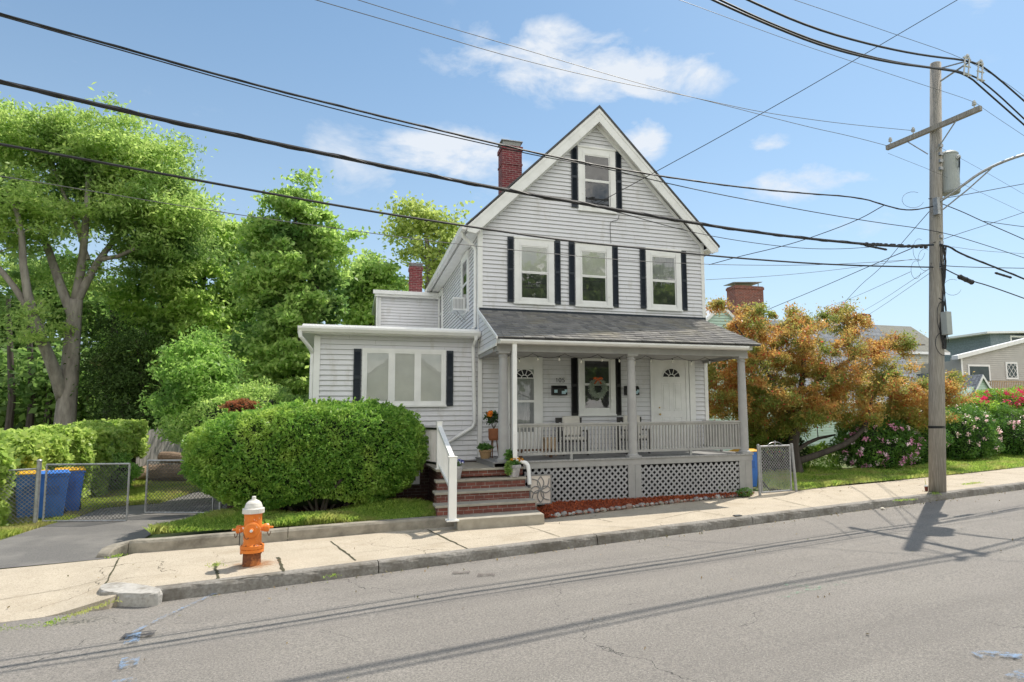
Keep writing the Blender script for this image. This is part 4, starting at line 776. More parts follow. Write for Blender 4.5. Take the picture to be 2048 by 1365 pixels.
# ornamental panel leaning on the lattice
t=thing('decorative_panel','square cream panel with dark looping leadwork leaning against the lattice beside the steps','panel',(.95,-2.4,-.95)); x0,x1,z0,z1,y=.70,1.22,-.96,-.29,-2.40
MB().box(x0+.02,y+.005,z0+.02,x1-.02,y+.015,z1-.02).build('board',mat('cream_board',(.62,.56,.50),(.55,.48,.43),3,.7),t)
m_lead=mat('lead_grey',(.17,.17,.17),(.25,.25,.25),10,.6); MB().box(x0,y-.01,z0,x0+.03,y+.02,z1).box(x1-.03,y-.01,z0,x1,y+.02,z1).box(x0+.03,y-.009,z1-.03,x1-.03,y+.02,z1).box(x0+.03,y-.009,z0,x1-.03,y+.02,z0+.03).build('frame',m_lead,t)
mb=MB(); cx,cz=(x0+x1)/2,(z0+z1)/2
for k in range(8):
    a=k*math.pi/4; R=.24 if k%2==0 else .28; tp_=[(cx+R*math.sin(a)*f+.075*math.sin(f*math.pi)*math.cos(a)*s,y-.004,cz+R*1.2*math.cos(a)*f-.075*math.sin(f*math.pi)*math.sin(a)*s) for s in (1,) for f in np.linspace(0,1,8)]
    tq=[(cx+R*math.sin(a)*f-.075*math.sin(f*math.pi)*math.cos(a),y-.004,cz+R*1.2*math.cos(a)*f+.075*math.sin(f*math.pi)*math.sin(a)) for f in np.linspace(0,1,8)]
    mb.tube(tp_,.011,6); 
    if k%2==0: mb.tube(tq,.011,6)
mb.build('leadwork',m_lead,t)
MB().box(.66,-2.47,-1.15,.86,-2.30,-.93).build('block',m_conc,t,bevel=.01)
# ================================================================ stones along the bed
rocks=[]; edge_=[]
for i in range(5):
    mb=MB().ell((0,0,0),(1,1,1),11,8,.15,i); me=bpy.data.meshes.new('stone'); me.from_pydata(np.vstack(mb.v).tolist(),[],mb.f); me.update(); me.polygons.foreach_set('use_smooth',[True]*len(me.polygons))
    me.materials.append(mat('stone_%d'%i,*[((.33,.31,.29),(.22,.2,.19)),((.45,.44,.41),(.33,.32,.30)),((.25,.17,.14),(.33,.24,.2)),((.38,.36,.31),(.26,.24,.2)),((.30,.31,.33),(.2,.2,.22))][i],8,.8,.3,30)); rocks.append(me)
line=[G(x,y,.02) for x,y in [(1092,1035),(1200,1023),(1300,1011),(1400,1000),(1500,990)]]; k=0; s=0
P=np.array(line); seg=np.linalg.norm(np.diff(P,axis=0),axis=1); cum=np.concatenate([[0],np.cumsum(seg)]); u=.05
while u<cum[-1]:
    w=random.choice([.04,.05,.055,.065,.085]); u+=w; 
    if u>cum[-1]: break
    c=np.array([np.interp(u,cum,P[:,j]) for j in range(3)]); v=random.choice([0,0,1,1,2,3,3,4])
    o=bpy.data.objects.new('edging_stone',rocks[v]); COL.objects.link(o); o.location=(c[0],c[1]+random.uniform(-.02,.02),c[2]+.02); o.scale=(w,w*.75,w*random.uniform(.5,.75)); o.rotation_euler=(random.uniform(-.3,.3),random.uniform(-.3,.3),random.uniform(-.5,.9))
    lab={0:'dull grey rounded stone edging the red mulch bed',1:'whitish rounded stone edging the red mulch bed',2:'reddish brown rounded stone edging the red mulch bed',3:'tan grey rounded stone edging the red mulch bed',4:'blue grey rounded stone edging the red mulch bed'}[v]
    if len(edge_)==0: lab='rounded edging stone at the left end of the row, against the bottom step slab'
    edge_.append(o); tagp(o,lab,'stone','stones edging the mulch bed'); u+=w+.004
edge_[-1]['label']='rounded edging stone at the right end of the row, by the porch corner post'
# ================================================================ FOLIAGE BUILDERS
def blob(px,py,rx,ry,Y,dep=None,n=20):
    c=onY(px,py,Y); d=(c-CC)@CF/CAM['f']; return (c,np.array([rx*d,(dep or rx*.8)*d,ry*d]),n)
def tree(name,label,cat,trunks,blobs,leaf,lper,mleaf,mbark,sig,group=None,twig=.012,up=.4,asp=.55,edge=2.2,base=None,droop=.1,fl=.42):
    t=thing(name,label,cat,base if base is not None else trunks[0][0][0],group); mb=MB(); nodes=[];rads=[]
    for pts,r in trunks:
        Pp=np.array(chaikin(pts,1)); rr=np.interp(np.linspace(0,1,len(Pp)),np.linspace(0,1,len(r)),r); mb.tube(Pp,rr,10)
        for j,(q,w) in enumerate(zip(Pp,rr)):
            if j>=len(Pp)*.3: nodes.append(q);rads.append(w)
    CL=[]
    for c,r,n in blobs:
        d=unit(rng.normal(0,1,(n,3)))*(rng.random((n,1))**(1/edge)); CL+=list(c+d*r)
    CL=np.array(CL); CL=CL+rng.normal(0,1,CL.shape)*sig*.9; nd=list(nodes); rd=list(rads); N0=np.array(nodes)
    order=np.argsort([np.min(np.linalg.norm(N0-c,axis=1)) for c in CL])
    for i in order:
        c=CL[i]; A=np.array(nd); dist=np.linalg.norm(A-c,axis=1)+np.maximum(0,A[:,2]-c[2])*1.5; j=int(np.argmin(dist)); a=A[j]; L_=np.linalg.norm(c-a)
        if L_<.05: continue
        r0=min(rd[j]*.7,twig+.012*L_*1.5); m1=a+(c-a)*.45+np.array([0,0,.10*L_])+rng.normal(0,.05*L_,3); m2=a+(c-a)*.8+np.array([0,0,.06*L_])
        mb.tube([a,m1,m2,c],[r0,r0*.75,r0*.5,r0*.25],5,False); nd+=[m1,m2,c]; rd+=[r0*.75,r0*.5,r0*.3]
    mb.build('trunk',mbark,t,smooth=True)
    n=len(CL)*lper; C=np.repeat(CL,lper,0); sc=np.repeat(.6+.8*rng.random(len(CL)),lper)[:,None]; an=rng.normal(0,1,(len(CL),3)); an=unit(an*[1,1,.3+max(0,fl-.42)*2]); d=rng.normal(0,1,(n,3))*np.array([.8,.8,fl]); d=d+np.repeat(an,lper,0)*rng.normal(0,.9,(n,1)); C=C+d*sig*sc
    quads_mesh('crown',leaves(C,leaf,up,asp,droop=droop),mleaf,t); return t
# ---------------- hedge
def hedge():
    t=thing('hedge_bush','huge rounded clipped yew bush in front of the low left wing','bush',(-3.8,-1.7,-.9))
    n=100000; c=np.array([-3.88,-1.28,.10]); v=unit(rng.normal(0,1,(n,3)))
    # superellipsoid-ish profile: flatter top, undercut base
    def surf(v):
        p=3.9; k=(np.abs(v[:,0])**p+np.abs(v[:,1])**p+np.abs(v[:,2])**p)**(-1/p); s=v*k[:,None]*np.array([2.33,1.0,1.16])
        z=s[:,2]; low=np.clip(-z/1.0,0,1); s[:,0]*=1-.36*low**1.6; s[:,1]*=1-.30*low**1.5
        zz=np.clip(z/1.22,0,1); s[:,2]=s[:,2]+zz*(.10*np.clip((s[:,0]+2)/4,0,1)-.22*np.clip((-s[:,0]-.6)/1.8,0,1))
        return s
    S=surf(v); ph=1.3*np.sin(S[:,0]*4.3)*np.sin(S[:,2]*5.1+1)*np.sin(S[:,1]*4.7)+1.0*np.sin(S[:,0]*13+2)*np.sin(S[:,2]*14)*np.sin(S[:,1]*12)
    dep=rng.random(n)**1.5*.22; P=c+S*(1+.050*ph[:,None]-dep[:,None]*.7); out=unit(S); ns=420; k_=rng.choice(np.where(S[:,2]>-.3)[0],ns); sh=np.repeat(k_,14); P=np.vstack([P,c+S[sh]*(1+.05*ph[sh][:,None])+out[sh]*(rng.random((len(sh),1))*.08)+np.array([0,0,1])*(rng.random((len(sh),1))*.06)+rng.normal(0,.008,(len(sh),3))]); out=np.vstack([out,out[sh]])
    
    ok=P[:,2]>gz(0,0)+.36+.10*np.sin(P[:,0]*3); P=P[ok];out=out[ok]
    quads_mesh('foliage',leaves(P,.075,.3,.42,out=out*.7),leafmat('yew_leaves',(.08,.20,.03),(.28,.45,.08),(.38,.50,.11),.42,1.6,.45,f3=(.5,.7)),t)
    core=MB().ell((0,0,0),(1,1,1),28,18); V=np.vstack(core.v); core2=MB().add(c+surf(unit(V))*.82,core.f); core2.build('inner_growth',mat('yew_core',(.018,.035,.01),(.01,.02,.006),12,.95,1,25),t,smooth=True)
    mb=MB()
    for i in range(26):
        a=rng.random()*6.28; r=rng.random(); b=np.array([-3.7+.7*math.cos(a)*r,-1.3+.35*math.sin(a),-1.0]); mb.tube([b,b+[.3*math.cos(a),.2*math.sin(a),.35],b+[1.3*math.cos(a),.6*math.sin(a),.75]],[.035,.025,.012],6)
    mb.build('stems',m_bark2,t)
hedge()
# ================================================================ FIRE HYDRANT
def patch_disc(b,r):
    m=bpy.data.materials.new('rust_stain'); m.use_nodes=True; N=m.node_tree.nodes; L=m.node_tree.links; p=N['Principled BSDF']; p.inputs['Base Color'].default_value=(.38,.17,.06,1); p.inputs['Roughness'].default_value=.9
    tc=N.new('ShaderNodeTexCoord'); n=noise(N,L,tc.outputs['Object'],5,5,.7); vm=N.new('ShaderNodeVectorMath'); vm.operation='DISTANCE'; L.new(tc.outputs['Object'],vm.inputs[0]); vm.inputs[1].default_value=tuple(b+[.05,0,0]); a=N.new('ShaderNodeMath'); a.operation='MULTIPLY_ADD'; L.new(vm.outputs['Value'],a.inputs[0]); a.inputs[1].default_value=-1.3; L.new(n,a.inputs[2]); L.new(ramp(N,L,a.outputs[0],.05,.6),p.inputs['Alpha'])
    MB().add([(b[0]+r*1.2*math.cos(t),b[1]+r*math.sin(t),gz(b[0]+r*1.2*math.cos(t),b[1]+r*math.sin(t))+.012) for t in np.linspace(0,6.28,25)[:-1]],[tuple(range(24))]).build('rust_stain',m,kind='structure')
def hydrant():
    b=G(503,1131); x,y,z=b; s=1.0; t=thing('fire_hydrant','orange fire hydrant with a white bonnet and rusty base on the sidewalk','fire hydrant',(x,y,z))
    mo=mat('hydrant_orange',(.78,.23,.03),(.66,.17,.02),7,.5,.2,30,c3=(.82,.74,.66),sc3=11,f3=(.62,.635)); mr=mat('hydrant_rust',(.26,.09,.03),(.09,.03,.02),14,.9,.6,40,c3=(.55,.20,.06),sc3=6,f3=(.5,.65)); mw=mat('hydrant_white',(.72,.70,.66),(.60,.57,.52),7,.5,.2,30,c3=(.5,.36,.22),sc3=9,f3=(.68,.8))
    MB().lathe([(.128,0),(.128,.03),(.125,.19)],b,24).build('base',mr,t,smooth=False)
    st=patch_disc(b,.42); 
    MB().lathe([(.13,.19),(.165,.20),(.165,.245),(.155,.25),(.168,.255),(.168,.30),(.14,.315),(.128,.33),(.124,.50),(.124,.72),(.128,.78)],b,28).build('barrel',mo,t)
    mb=MB()
    for k in range(8): a=k*.785+.3; mb.lathe([(.014,.18),(.014,.19),(.012,.32),(.006,.322)],(x+.15*math.cos(a),y+.15*math.sin(a),z),6)
    mb.build('flange_bolts',mr,t)
    MB().lathe([(.15,.78),(.155,.785),(.155,.845),(.15,.855),(.128,.86),(.122,.89),(.105,.935),(.075,.965),(.05,.975),(.048,.985),(.03,.985),(.028,1.03),(.022,1.035)],b,28).build('bonnet',mw,t)
    d=np.array([CC[0]-x,CC[1]-y,0]); d/=np.linalg.norm(d); d=np.array([.05,-1,0.]); d/=np.linalg.norm(d); r=np.array([d[1]*-1,d[0],0])
    c=b+[0,0,.55]
    def cap(dir,ln,rad,nm):
        q=c+dir*.10; o=MB().lathe([(rad*.8,0),(rad*.82,ln*.4),(rad,ln*.45),(rad,ln*.85),(rad*.8,ln*.95),(rad*.3,ln),(rad*.28,ln+.045),(rad*.2,ln+.05)],q,20,dir).build(nm,mo,t); return o
    cap(d,.115,.112,'pumper_cap'); cap(r,.135,.062,'hose_cap'); cap(-r,.135,.062,'hose_cap')
    MB().lathe([(.022,0),(.02,.02),(.01,.022)],c+d*.262,8,d).build('cap_nut',mw,t)
    mc=mat('chain_rust',(.09,.06,.04),(.15,.09,.05),30,.8)
    MB().tube(chaikin([c+d*.18+[0,0,-.02],c+d*.17+[-.05,0,-.14],c+d*.14+[-.10,0,-.12],c+d*.12+[-.12,0,.0]],2),.006,5).build('chain',mc,t)
    for s2 in (1,-1): MB().tube(chaikin([c+r*s2*.20+[0,0,-.06],c+r*s2*.23+[0,-.02,-.14],c+r*s2*.25+[0,0,-.06]],2),.006,5).build('chain',mc,t)
    MB().tube([c-r*.17+[0,-.04,.05],c-r*.17+[0,-.05,-.24]],.006,5).build('strap',m_black,t)
hydrant()
# ================================================================ CHAIN LINK
def mesh_panel(a,b,z0,z1,m,par,name='wire_mesh',st=.085,r=.0058):
    a=np.array(a);b=np.array(b);L_=np.linalg.norm(b-a);u=(b-a)/L_; mb=MB(); h=z1-z0
    for s in (1,-1):
        c=-h if s>0 else 0
        while c<(L_ if s>0 else L_+h):
            xa,xb=c,c+s*h; ta,tb=sorted(((0-xa)/(xb-xa),(L_-xa)/(xb-xa))); t0,t1=max(0,ta),min(1,tb)
            if t1>t0+.01:
                p=xa+(xb-xa)*t0;q=xa+(xb-xa)*t1; mb.tube([(a[0]+u[0]*p,a[1]+u[1]*p,z0+h*t0),(a[0]+u[0]*q,a[1]+u[1]*q,z0+h*t1)],r,3,False)
            c+=st
    return mb.build(name,m,par)
def post(p,h,r,par,m=m_galv,name='post',cap=True):
    pr=[(r,-.05),(r,h)]+([(r*1.15,h),(r*1.15,h+.02),(r*.7,h+.045),(r*.1,h+.05)] if cap else []); return MB().lathe(pr,p,12).build(name,m,par)
def gate(label,pa,pb,h,wm,wide=.03,lift=.06,group=None,scroll=False):
    a=pa[:2];b=pb[:2];z=(pa[2]+pb[2])/2; t=thing('chain_link_gate',label,'gate',pa,group); r=wide/2; 
    Z0=z+lift;Z1=z+h
    MB().tube([(*a,Z0),(*a,Z1)],r,8).tube([(*b,Z0),(*b,Z1)],r,8).tube([(*a,Z1),(*b,Z1)],r,8).tube([(*a,Z0),(*b,Z0)],r,8).build('frame',m_galv,t)
    mesh_panel(a,b,Z0,Z1-.0,wm,t)
    if scroll:
        m=(np.array(a)*.5+np.array(b)*.5); u=(np.array(b)-np.array(a))/np.linalg.norm(np.array(b)-np.array(a)); mb=MB()
        mb.tube([(*(m+u*.25*math.cos(q)),Z1+.10*math.sin(q)) for q in np.linspace(0,math.pi,10)],.007,5).box(m[0]-.012,m[1]-.012,Z1,m[0]+.012,m[1]+.012,Z1+.14); mb.build('scroll_top',m_galv,t)
    return t
h1=1.27
g0,g1,g2,g3,g4=G(86,1045),G(253,1043),G(290,1031),G(425,1031),G(440,1031)
t=thing('fence_post','grey galvanised gate post beside the blue bins at the driveway','fence post',g0-[.12,0,0]); post(g0-[.14,0,0],1.32,.045,t)
gate('left leaf of the driveway chain link gate in front of the blue bins',g0,g1,1.24,m_wire,.042,.02,'driveway gate leaves')
gate('right leaf of the driveway chain link gate ending beside the yew bush',g2,g3,1.24,m_wire,.042,.06,'driveway gate leaves')
t=thing('fence_post','galvanised gate post at the edge of the yew bush','fence post',g4); post(g4,1.25,.04,t)
g5=G(545,1022)
t=thing('chain_link_fence','short chain link fence running behind the hydrant under the yew bush','fence',g4); mesh_panel(g4[:2],g5[:2],g4[2]+.02,g4[2]+.6,m_wire,t); MB().tube([g4+[0,0,.02],g5+[0,0,.02]],.012,6).build('bottom_wire',m_galv,t)
f0=G(-60,1058); f1=g0-[.16,0,0]
t=thing('chain_link_fence','chain link fence at the left edge overgrown by the ivy hedge','fence',f1); mesh_panel(f0[:2],f1[:2],f1[2]+.02,f1[2]+1.15,m_wirel,t); MB().tube([f0+[0,0,1.16],f1+[0,0,1.16]],.02,8).build('top_rail',m_galv,t)
# right gate beside the porch
r0,r1=G(1520,991),G(1583,985); r2=G(1591,984)
t=thing('fence_post','galvanised post at the porch corner holding the small gate','fence post',r0); post(r0,1.24,.035,t)
gate('small chain link gate with a curled top standing between porch and tree',r0+[.06,.0,0],r1,1.22,m_wirel,.045,.06,None,True)
t=thing('fence_post','leaning galvanised post on the lawn side of the small gate','fence post',r2); MB().tube([r2+[.03,0,-.05],r2+[-.06,0,1.26]],.038,10).build('post',m_galv,t)
# ================================================================ BINS
def bin_(label,p,yaw,lid,h=1.08,w=.58,d=.62):
    t=thing('wheelie_bin',label,'recycling bin',p,'blue recycling bins'); R=Matrix.Rotation(yaw,4,'Z')
    def tr(mb): mb.v=[np.array([tuple(R@Vector(q)+Vector(p)) for q in np.vstack(mb.v)])]; return mb
    b=MB().hexa([(-w*.38,-d*.38,.03),(w*.38,-d*.38,.03),(w*.38,d*.38,.03),(-w*.38,d*.38,.03)],[(-w*.5,-d*.5,h*.92),(w*.5,-d*.5,h*.92),(w*.5,d*.5,h*.92),(-w*.5,d*.5,h*.92)]); tr(b).build('body',m_blue,t,bevel=.03)
    tr(MB().box(-w*.53,-d*.53,h*.88,w*.53,d*.53,h*.93)).build('rim',m_blue,t,bevel=.01)
    l=MB(); V=[];n=8
    for i in range(n+1):
        f=i/n; yy=-d*.56+d*1.12*f; zz=h*.93+.075*math.sin(math.pi*min(1,f*.9+.08)); V+=[(-w*.54,yy,h*.93),(w*.54,yy,h*.93),(w*.46,yy,zz),(-w*.46,yy,zz)]
    l.add(V,[(i*4+1,(i+1)*4+1,(i+1)*4+2,i*4+2) for i in range(n)]+[(i*4+2,(i+1)*4+2,(i+1)*4+3,i*4+3) for i in range(n)]+[(i*4+3,(i+1)*4+3,(i+1)*4,i*4) for i in range(n)]+[(0,1,2,3)[::-1],tuple(range(n*4,n*4+4))]); tr(l).build('lid',lid,t)
    tr(MB().tube([(-w*.4,d*.58,h*.9),(w*.4,d*.58,h*.9)],.018,8)).build('handle',m_blue,t)
    for s in (-1,1):
        mb=MB().lathe([(.10,-.03),(.105,-.02),(.105,.02),(.10,.03)],(s*w*.42,d*.40,.105),16,(1,0,0)); tr(mb).build('wheel',m_black,t)
    # front recess suggested by a box in darker, shade-painted blue
    tr(MB().box(-.13,-d*.475,h*.52,.13,-d*.43,h*.70)).build('recess',mat('bin_shadow_blue',(.035,.13,.42),None,3,.5) if 'bin_shadow_blue' not in bpy.data.materials else bpy.data.materials['bin_shadow_blue'],t,bevel=.01)
B1=G(100,1037); B2=G(130,1027)
bin_('blue recycling bin with a blue lid nearest the left driveway gate',(B1[0],B1[1],B1[2]),.35,m_blue); bin_('blue recycling bin with a yellow lid, rightmost of those behind the left gate',(B2[0]+.0,B2[1]+.1,B2[2]),.35,m_yel)
B3=G(62,1037); bin_('blue recycling bin with a yellow lid left of the gate post, against the ivy',tuple(B3),.2,m_yel)
B4=G(1511,979)+[-.02,.45,0]; bin_('blue recycling bin with a yellow lid beside the porch and the small gate',tuple(B4),.1,m_yel)
# ================================================================ LOGS + rear fence + ivy
m_log=mat('log_bark',(.28,.20,.14),(.14,.10,.07),14,.95,1,22); m_cut=mat('cut_wood',(.42,.28,.15),(.30,.19,.10),16,.8)
def log(label,a,b,r):
    t=thing('log',label,'log',a,'felled logs in the yard'); a=np.array(a);b=np.array(b); P=[a+(b-a)*f+[0,0,.02*math.sin(f*7)] for f in np.linspace(0,1,7)]; MB().tube(P,[r*(1+.06*math.sin(i*2)) for i in range(7)],14).build('bark',m_log,t); d=(a-b)/np.linalg.norm(a-b); MB().lathe([(r*.9,0),(r*.9,.012)],a,14,d).build('cut_end',m_cut,t)
q=lambda x,y,h:G(x,y)+np.array([0,0,h])
log('thick felled log with its sawn end facing the gate',q(300,966,.3),q(430,962,.3)+[0,.3,0],.30); log('slimmer felled log lying across the top of the pile',q(305,958,.75)+[.2,.3,0],q(440,958,.55),.2); log('short stub of log at the left end of the pile',q(262,966,.25),q(300,958,.3),.22)
m_fw=mat('grey_fence_boards',(.42,.40,.38),(.28,.27,.26),6,.9,.4,20,stretch=(4,4,.4))
fa,fb=G(262,962),G(352,950); t=thing('board_fence','weathered grey board fence behind the logs','fence',fa); u=(fb-fa)/np.linalg.norm(fb-fa); L_=np.linalg.norm(fb-fa); mb=MB(); hh=1.75
k=0
while k*.15<L_+1.5: p=fa+u*(k*.15-.6); mb.bar(p+u*.07+[0,0,-.1],p+u*.07+[0,0,hh+rng.normal(0,.01)],.135,.02,up=(u[1],-u[0],0)); k+=1
mb.build('boards',m_fw,t)
for f in (0,.5,1): p=fa+(fb-fa)*f+[.03,.1,0]; MB().box(p[0]-.05,p[1],p[2]-.1,p[0]+.05,p[1]+.1,p[2]+1.8).build('post',m_fw,t)
# ivy covered fence
def ivy():
    A=G(-90,1062)+[0,1.3,0]; B=G(240,972)+[0,.6,0]; t=thing('ivy_hedge','long sunlit ivy covered hedge along the left boundary','hedge',A); n=52000
    f=rng.random(n)*1.15-.15; ax=A+(B-A)*f[:,None]; d=(B-A);d[2]=0;d/=np.linalg.norm(d); nr=np.array([d[1],-d[0],0]); hgt=1.72+.25*f+.12*np.sin(f*23)+.08*np.sin(f*61+1)-.06*f
    th=rng.random(n)*math.pi; w=.5+.12*np.sin(f*37); side=rng.random(n); P=np.empty((n,3)); zz=rng.random(n)
    top=side<.3; lat=np.where(top,rng.uniform(-1,1,n)*w,w*(1+.0*zz)); z=np.where(top,hgt,hgt*zz**.8)
    lat=np.where(~top,w*(1.0+.12*np.sin(zz*9+f*40)),lat); P=ax+nr*lat[:,None]; P[:,2]=ax[:,2]+z+rng.normal(0,.05,n); P[:,:2]+=rng.normal(0,.06,(n,2))
    bare=(~top)&(zz<.45)&(f>.72); P=P[~bare]
    out=np.tile(nr,(len(P),1))*.8+[0,0,.2]
    quads_mesh('foliage',leaves(P,.13,.25,.85,out=None,droop=.6),leafmat('ivy_leaves',(.22,.34,.07),(.46,.56,.16),(.34,.44,.10),.45,1.2,.4),t)
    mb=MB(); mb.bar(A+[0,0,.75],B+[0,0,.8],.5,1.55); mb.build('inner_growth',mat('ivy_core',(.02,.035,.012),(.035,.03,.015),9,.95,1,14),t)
ivy()
def bush(name,label,c,r,n,leaf,m,cat='shrub',group=None,fl=None,asp=.45,core=True,gr=None):
    t=thing(name,label,cat,(c[0],c[1],c[2]-r[2]),group); c=np.array(c);r=np.array(r); v=unit(rng.normal(0,1,(n,3))); lump=1+.13*np.sin(v[:,0]*6+c[0])*np.sin(v[:,2]*7+1)+.10*np.sin(v[:,1]*9+c[1])*np.sin(v[:,0]*11)
    P=c+v*r*(lump*(.72+.28*rng.random(n)**.6))[:,None]; ok=P[:,2]>c[2]-r[2]*.98; quads_mesh('foliage',leaves(P[ok],leaf,.5,asp,out=v[ok]*.7),m,t)
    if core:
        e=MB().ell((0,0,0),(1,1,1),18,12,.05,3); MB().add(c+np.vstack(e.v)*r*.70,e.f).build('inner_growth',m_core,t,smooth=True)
    mb=MB()
    for i in range(7): a=i*.9; mb.tube([c+[.1*math.cos(a),.1*math.sin(a),-r[2]-.1],c+[.3*r[0]*math.cos(a),.3*r[1]*math.sin(a),-r[2]*.5]],[.03,.02],6)
    mb.build('stems',m_bark2,t)
    for (nm,nf,col,sz,zr) in (fl or []):
        u=unit(rng.normal(0,1,(nf,3))); u[:,1]=-abs(u[:,1]); u[:,2]=zr[0]+(zr[1]-zr[0])*rng.random(nf); C=c+unit(u)*r*1.0; C=np.repeat(C,16,0)+rng.normal(0,sz,(nf*16,3)); quads_mesh(nm,leaves(C,.07,.4,.85),leafmat(nm+'_petals_%d'%len(bpy.data.materials),col,tuple(min(1,x*1.35) for x in col),trans=.25),t)
    return t
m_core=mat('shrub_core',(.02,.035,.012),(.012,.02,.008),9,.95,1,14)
# ================================================================ TREES LEFT
m_lA=leafmat('locust_leaves',(.22,.34,.085),(.40,.50,.15),(.13,.22,.06),.52,.35,.5)
m_lB=leafmat('bright_maple_leaves',(.24,.37,.08),(.43,.55,.15),(.15,.26,.06),.52,.4,.5)
m_lC=leafmat('mid_maple_leaves',(.20,.33,.08),(.42,.54,.16),(.11,.21,.055),.52,.45,.5)
m_lD=leafmat('sapling_leaves',(.17,.32,.06),(.33,.48,.12),(.12,.23,.05),.5,.8,.5)
m_lE=leafmat('dark_forest_leaves',(.11,.20,.05),(.21,.32,.08),(.07,.13,.035),.45,.25,.6)
def pp(x,y,Y): return onY(x,y,Y)
YA=12.0
tr=[([pp(128,880,YA),pp(132,820,YA),pp(140,740,YA),pp(146,660,YA),pp(152,600,YA)],[.36,.32,.28,.24,.21]),
    ([pp(148,640,YA),pp(120,570,YA),pp(90,480,YA+.5),pp(60,400,YA+1),pp(40,320,YA+1)],[.18,.15,.12,.08,.04]),
    ([pp(152,600,YA),pp(165,520,YA),pp(172,440,YA-.5),pp(178,350,YA-.5),pp(185,280,YA)],[.17,.13,.11,.07,.035]),
    ([pp(150,610,YA),pp(185,540,YA),pp(220,490,YA+.5),pp(270,430,YA+.8),pp(320,380,YA+1)],[.17,.13,.09,.07,.03]),
    ([pp(128,800,YA),pp(105,730,YA-.5),pp(75,660,YA-1),pp(48,560,YA-1.3),pp(42,440,YA-1.5),pp(10,380,YA-1.5)],[.24,.20,.16,.12,.08,.04]),
    ([pp(70,640,YA-1),pp(20,560,YA-1.2),pp(-40,500,YA-1.2),pp(-90,420,YA-1)],[.13,.1,.08,.04]),
    ([pp(175,520,YA),pp(150,440,YA),pp(115,360,YA),pp(100,300,YA)],[.1,.07,.05,.03]),
    ([pp(200,520,YA),pp(250,510,YA),pp(310,470,YA),pp(370,440,YA)],[.09,.07,.05,.03])]
bl=[blob(60,290,110,60,YA,90,80),blob(190,300,110,65,YA,90,90),blob(300,340,80,70,YA,90,70),blob(20,420,90,90,YA-1,80,60),blob(150,400,120,70,YA+1,80,64),blob(290,430,100,70,YA,90,76),blob(360,480,60,70,YA,60,40),blob(350,400,60,70,YA+1,60,26),blob(-60,380,90,120,YA,90,30),blob(60,540,110,70,YA+1.5,80,22),blob(240,540,90,60,YA+1,80,26),blob(30,650,80,60,YA-.5,80,12),blob(320,510,70,60,YA+1,60,24)]
tree('locust_tree','tall multi trunked tree with feathery leaves rising over the ivy hedge at left','tree',tr,bl,.19,140,m_lA,m_bark,.33,asp=.36)
Yb=15.
bl=[blob(400,520,80,60,Yb,70,40),blob(460,490,60,60,Yb,60,30),blob(330,620,90,80,Yb,80,46),blob(430,620,90,90,Yb-1,80,60),blob(400,720,100,80,Yb-1,80,50),blob(300,720,70,80,Yb,70,34),blob(360,470,60,60,Yb+1,60,20),blob(480,700,70,90,Yb-1,70,36)]
tree('maple_tree','broad light green tree in the middle of the left tree row','tree',[([pp(400,900,Yb),pp(405,780,Yb),pp(400,640,Yb),pp(410,520,Yb)],[.3,.25,.16,.05]),([pp(404,760,Yb),pp(350,660,Yb),pp(320,600,Yb)],[.15,.1,.04]),([pp(404,740,Yb),pp(450,640,Yb),pp(460,540,Yb)],[.15,.1,.04])],bl,.21,190,m_lB,m_bark2,.29,asp=.5)
Yc=9.
bl=[blob(590,420,55,45,Yc,50,22),blob(560,480,70,50,Yc,60,30),blob(640,500,50,50,Yc,50,24),blob(590,560,90,60,Yc,80,50),blob(640,620,55,60,Yc,60,30),blob(560,660,90,80,Yc,80,56),blob(600,740,80,60,Yc,80,44),blob(520,560,50,70,Yc,60,24),blob(530,760,70,60,Yc,60,30),blob(620,450,45,50,Yc,40,14)]
tree('maple_tree','green maple with a pointed crown just left of the low grey wing','tree',[([pp(570,900,Yc),pp(575,760,Yc),pp(585,600,Yc),pp(592,430,Yc)],[.26,.2,.12,.03]),([pp(578,720,Yc),pp(630,600,Yc),pp(645,520,Yc)],[.12,.08,.03]),([pp(578,700,Yc),pp(530,600,Yc),pp(520,520,Yc)],[.12,.08,.03])],bl,.18,190,m_lC,m_bark2,.21,asp=.6)
Yd=3.6
bl=[blob(400,740,55,45,Yd,50,30),blob(430,790,60,50,Yd,50,34),blob(370,810,55,50,Yd,50,30),blob(390,700,30,30,Yd,30,12),blob(420,840,60,30,Yd,50,18),blob(460,840,40,40,Yd,40,14)]
tree('sapling_tree','pale green young tree growing behind the yew bush','tree',[([pp(405,960,Yd),pp(402,860,Yd),pp(398,720,Yd)],[.06,.045,.02])],bl,.13,150,m_lD,m_bark2,.20,asp=.4,twig=.006)
Ye=13.
bl=[blob(270,750,70,90,Ye,70,60),blob(300,830,80,45,Ye,70,40),blob(330,790,60,90,Ye,60,36),blob(240,690,50,60,Ye+1,60,16)]
tree('evergreen_tree','dark dense evergreen between the light green trees above the board fence','tree',[([pp(290,930,Ye),pp(290,800,Ye),pp(275,680,Ye)],[.2,.15,.05])],bl,.15,170,leafmat('evergreen_leaves',(.035,.075,.015),(.07,.12,.025),(.10,.09,.03),.25,.5,.7,f3=(.6,.75)),m_bark2,.42,asp=.35)
bl=[blob(740,560,45,35,16,45,30),blob(710,600,30,30,16,30,14),blob(770,575,35,35,16,35,18),blob(740,620,50,35,16,45,26)]
tree('maple_tree','rounded green treetop just left of the rear brick chimney','tree',[([pp(745,760,16),pp(745,640,16),pp(742,570,16)],[.25,.18,.06])],bl,.22,120,m_lC,m_bark2,.36,asp=.7)
Yf=15.
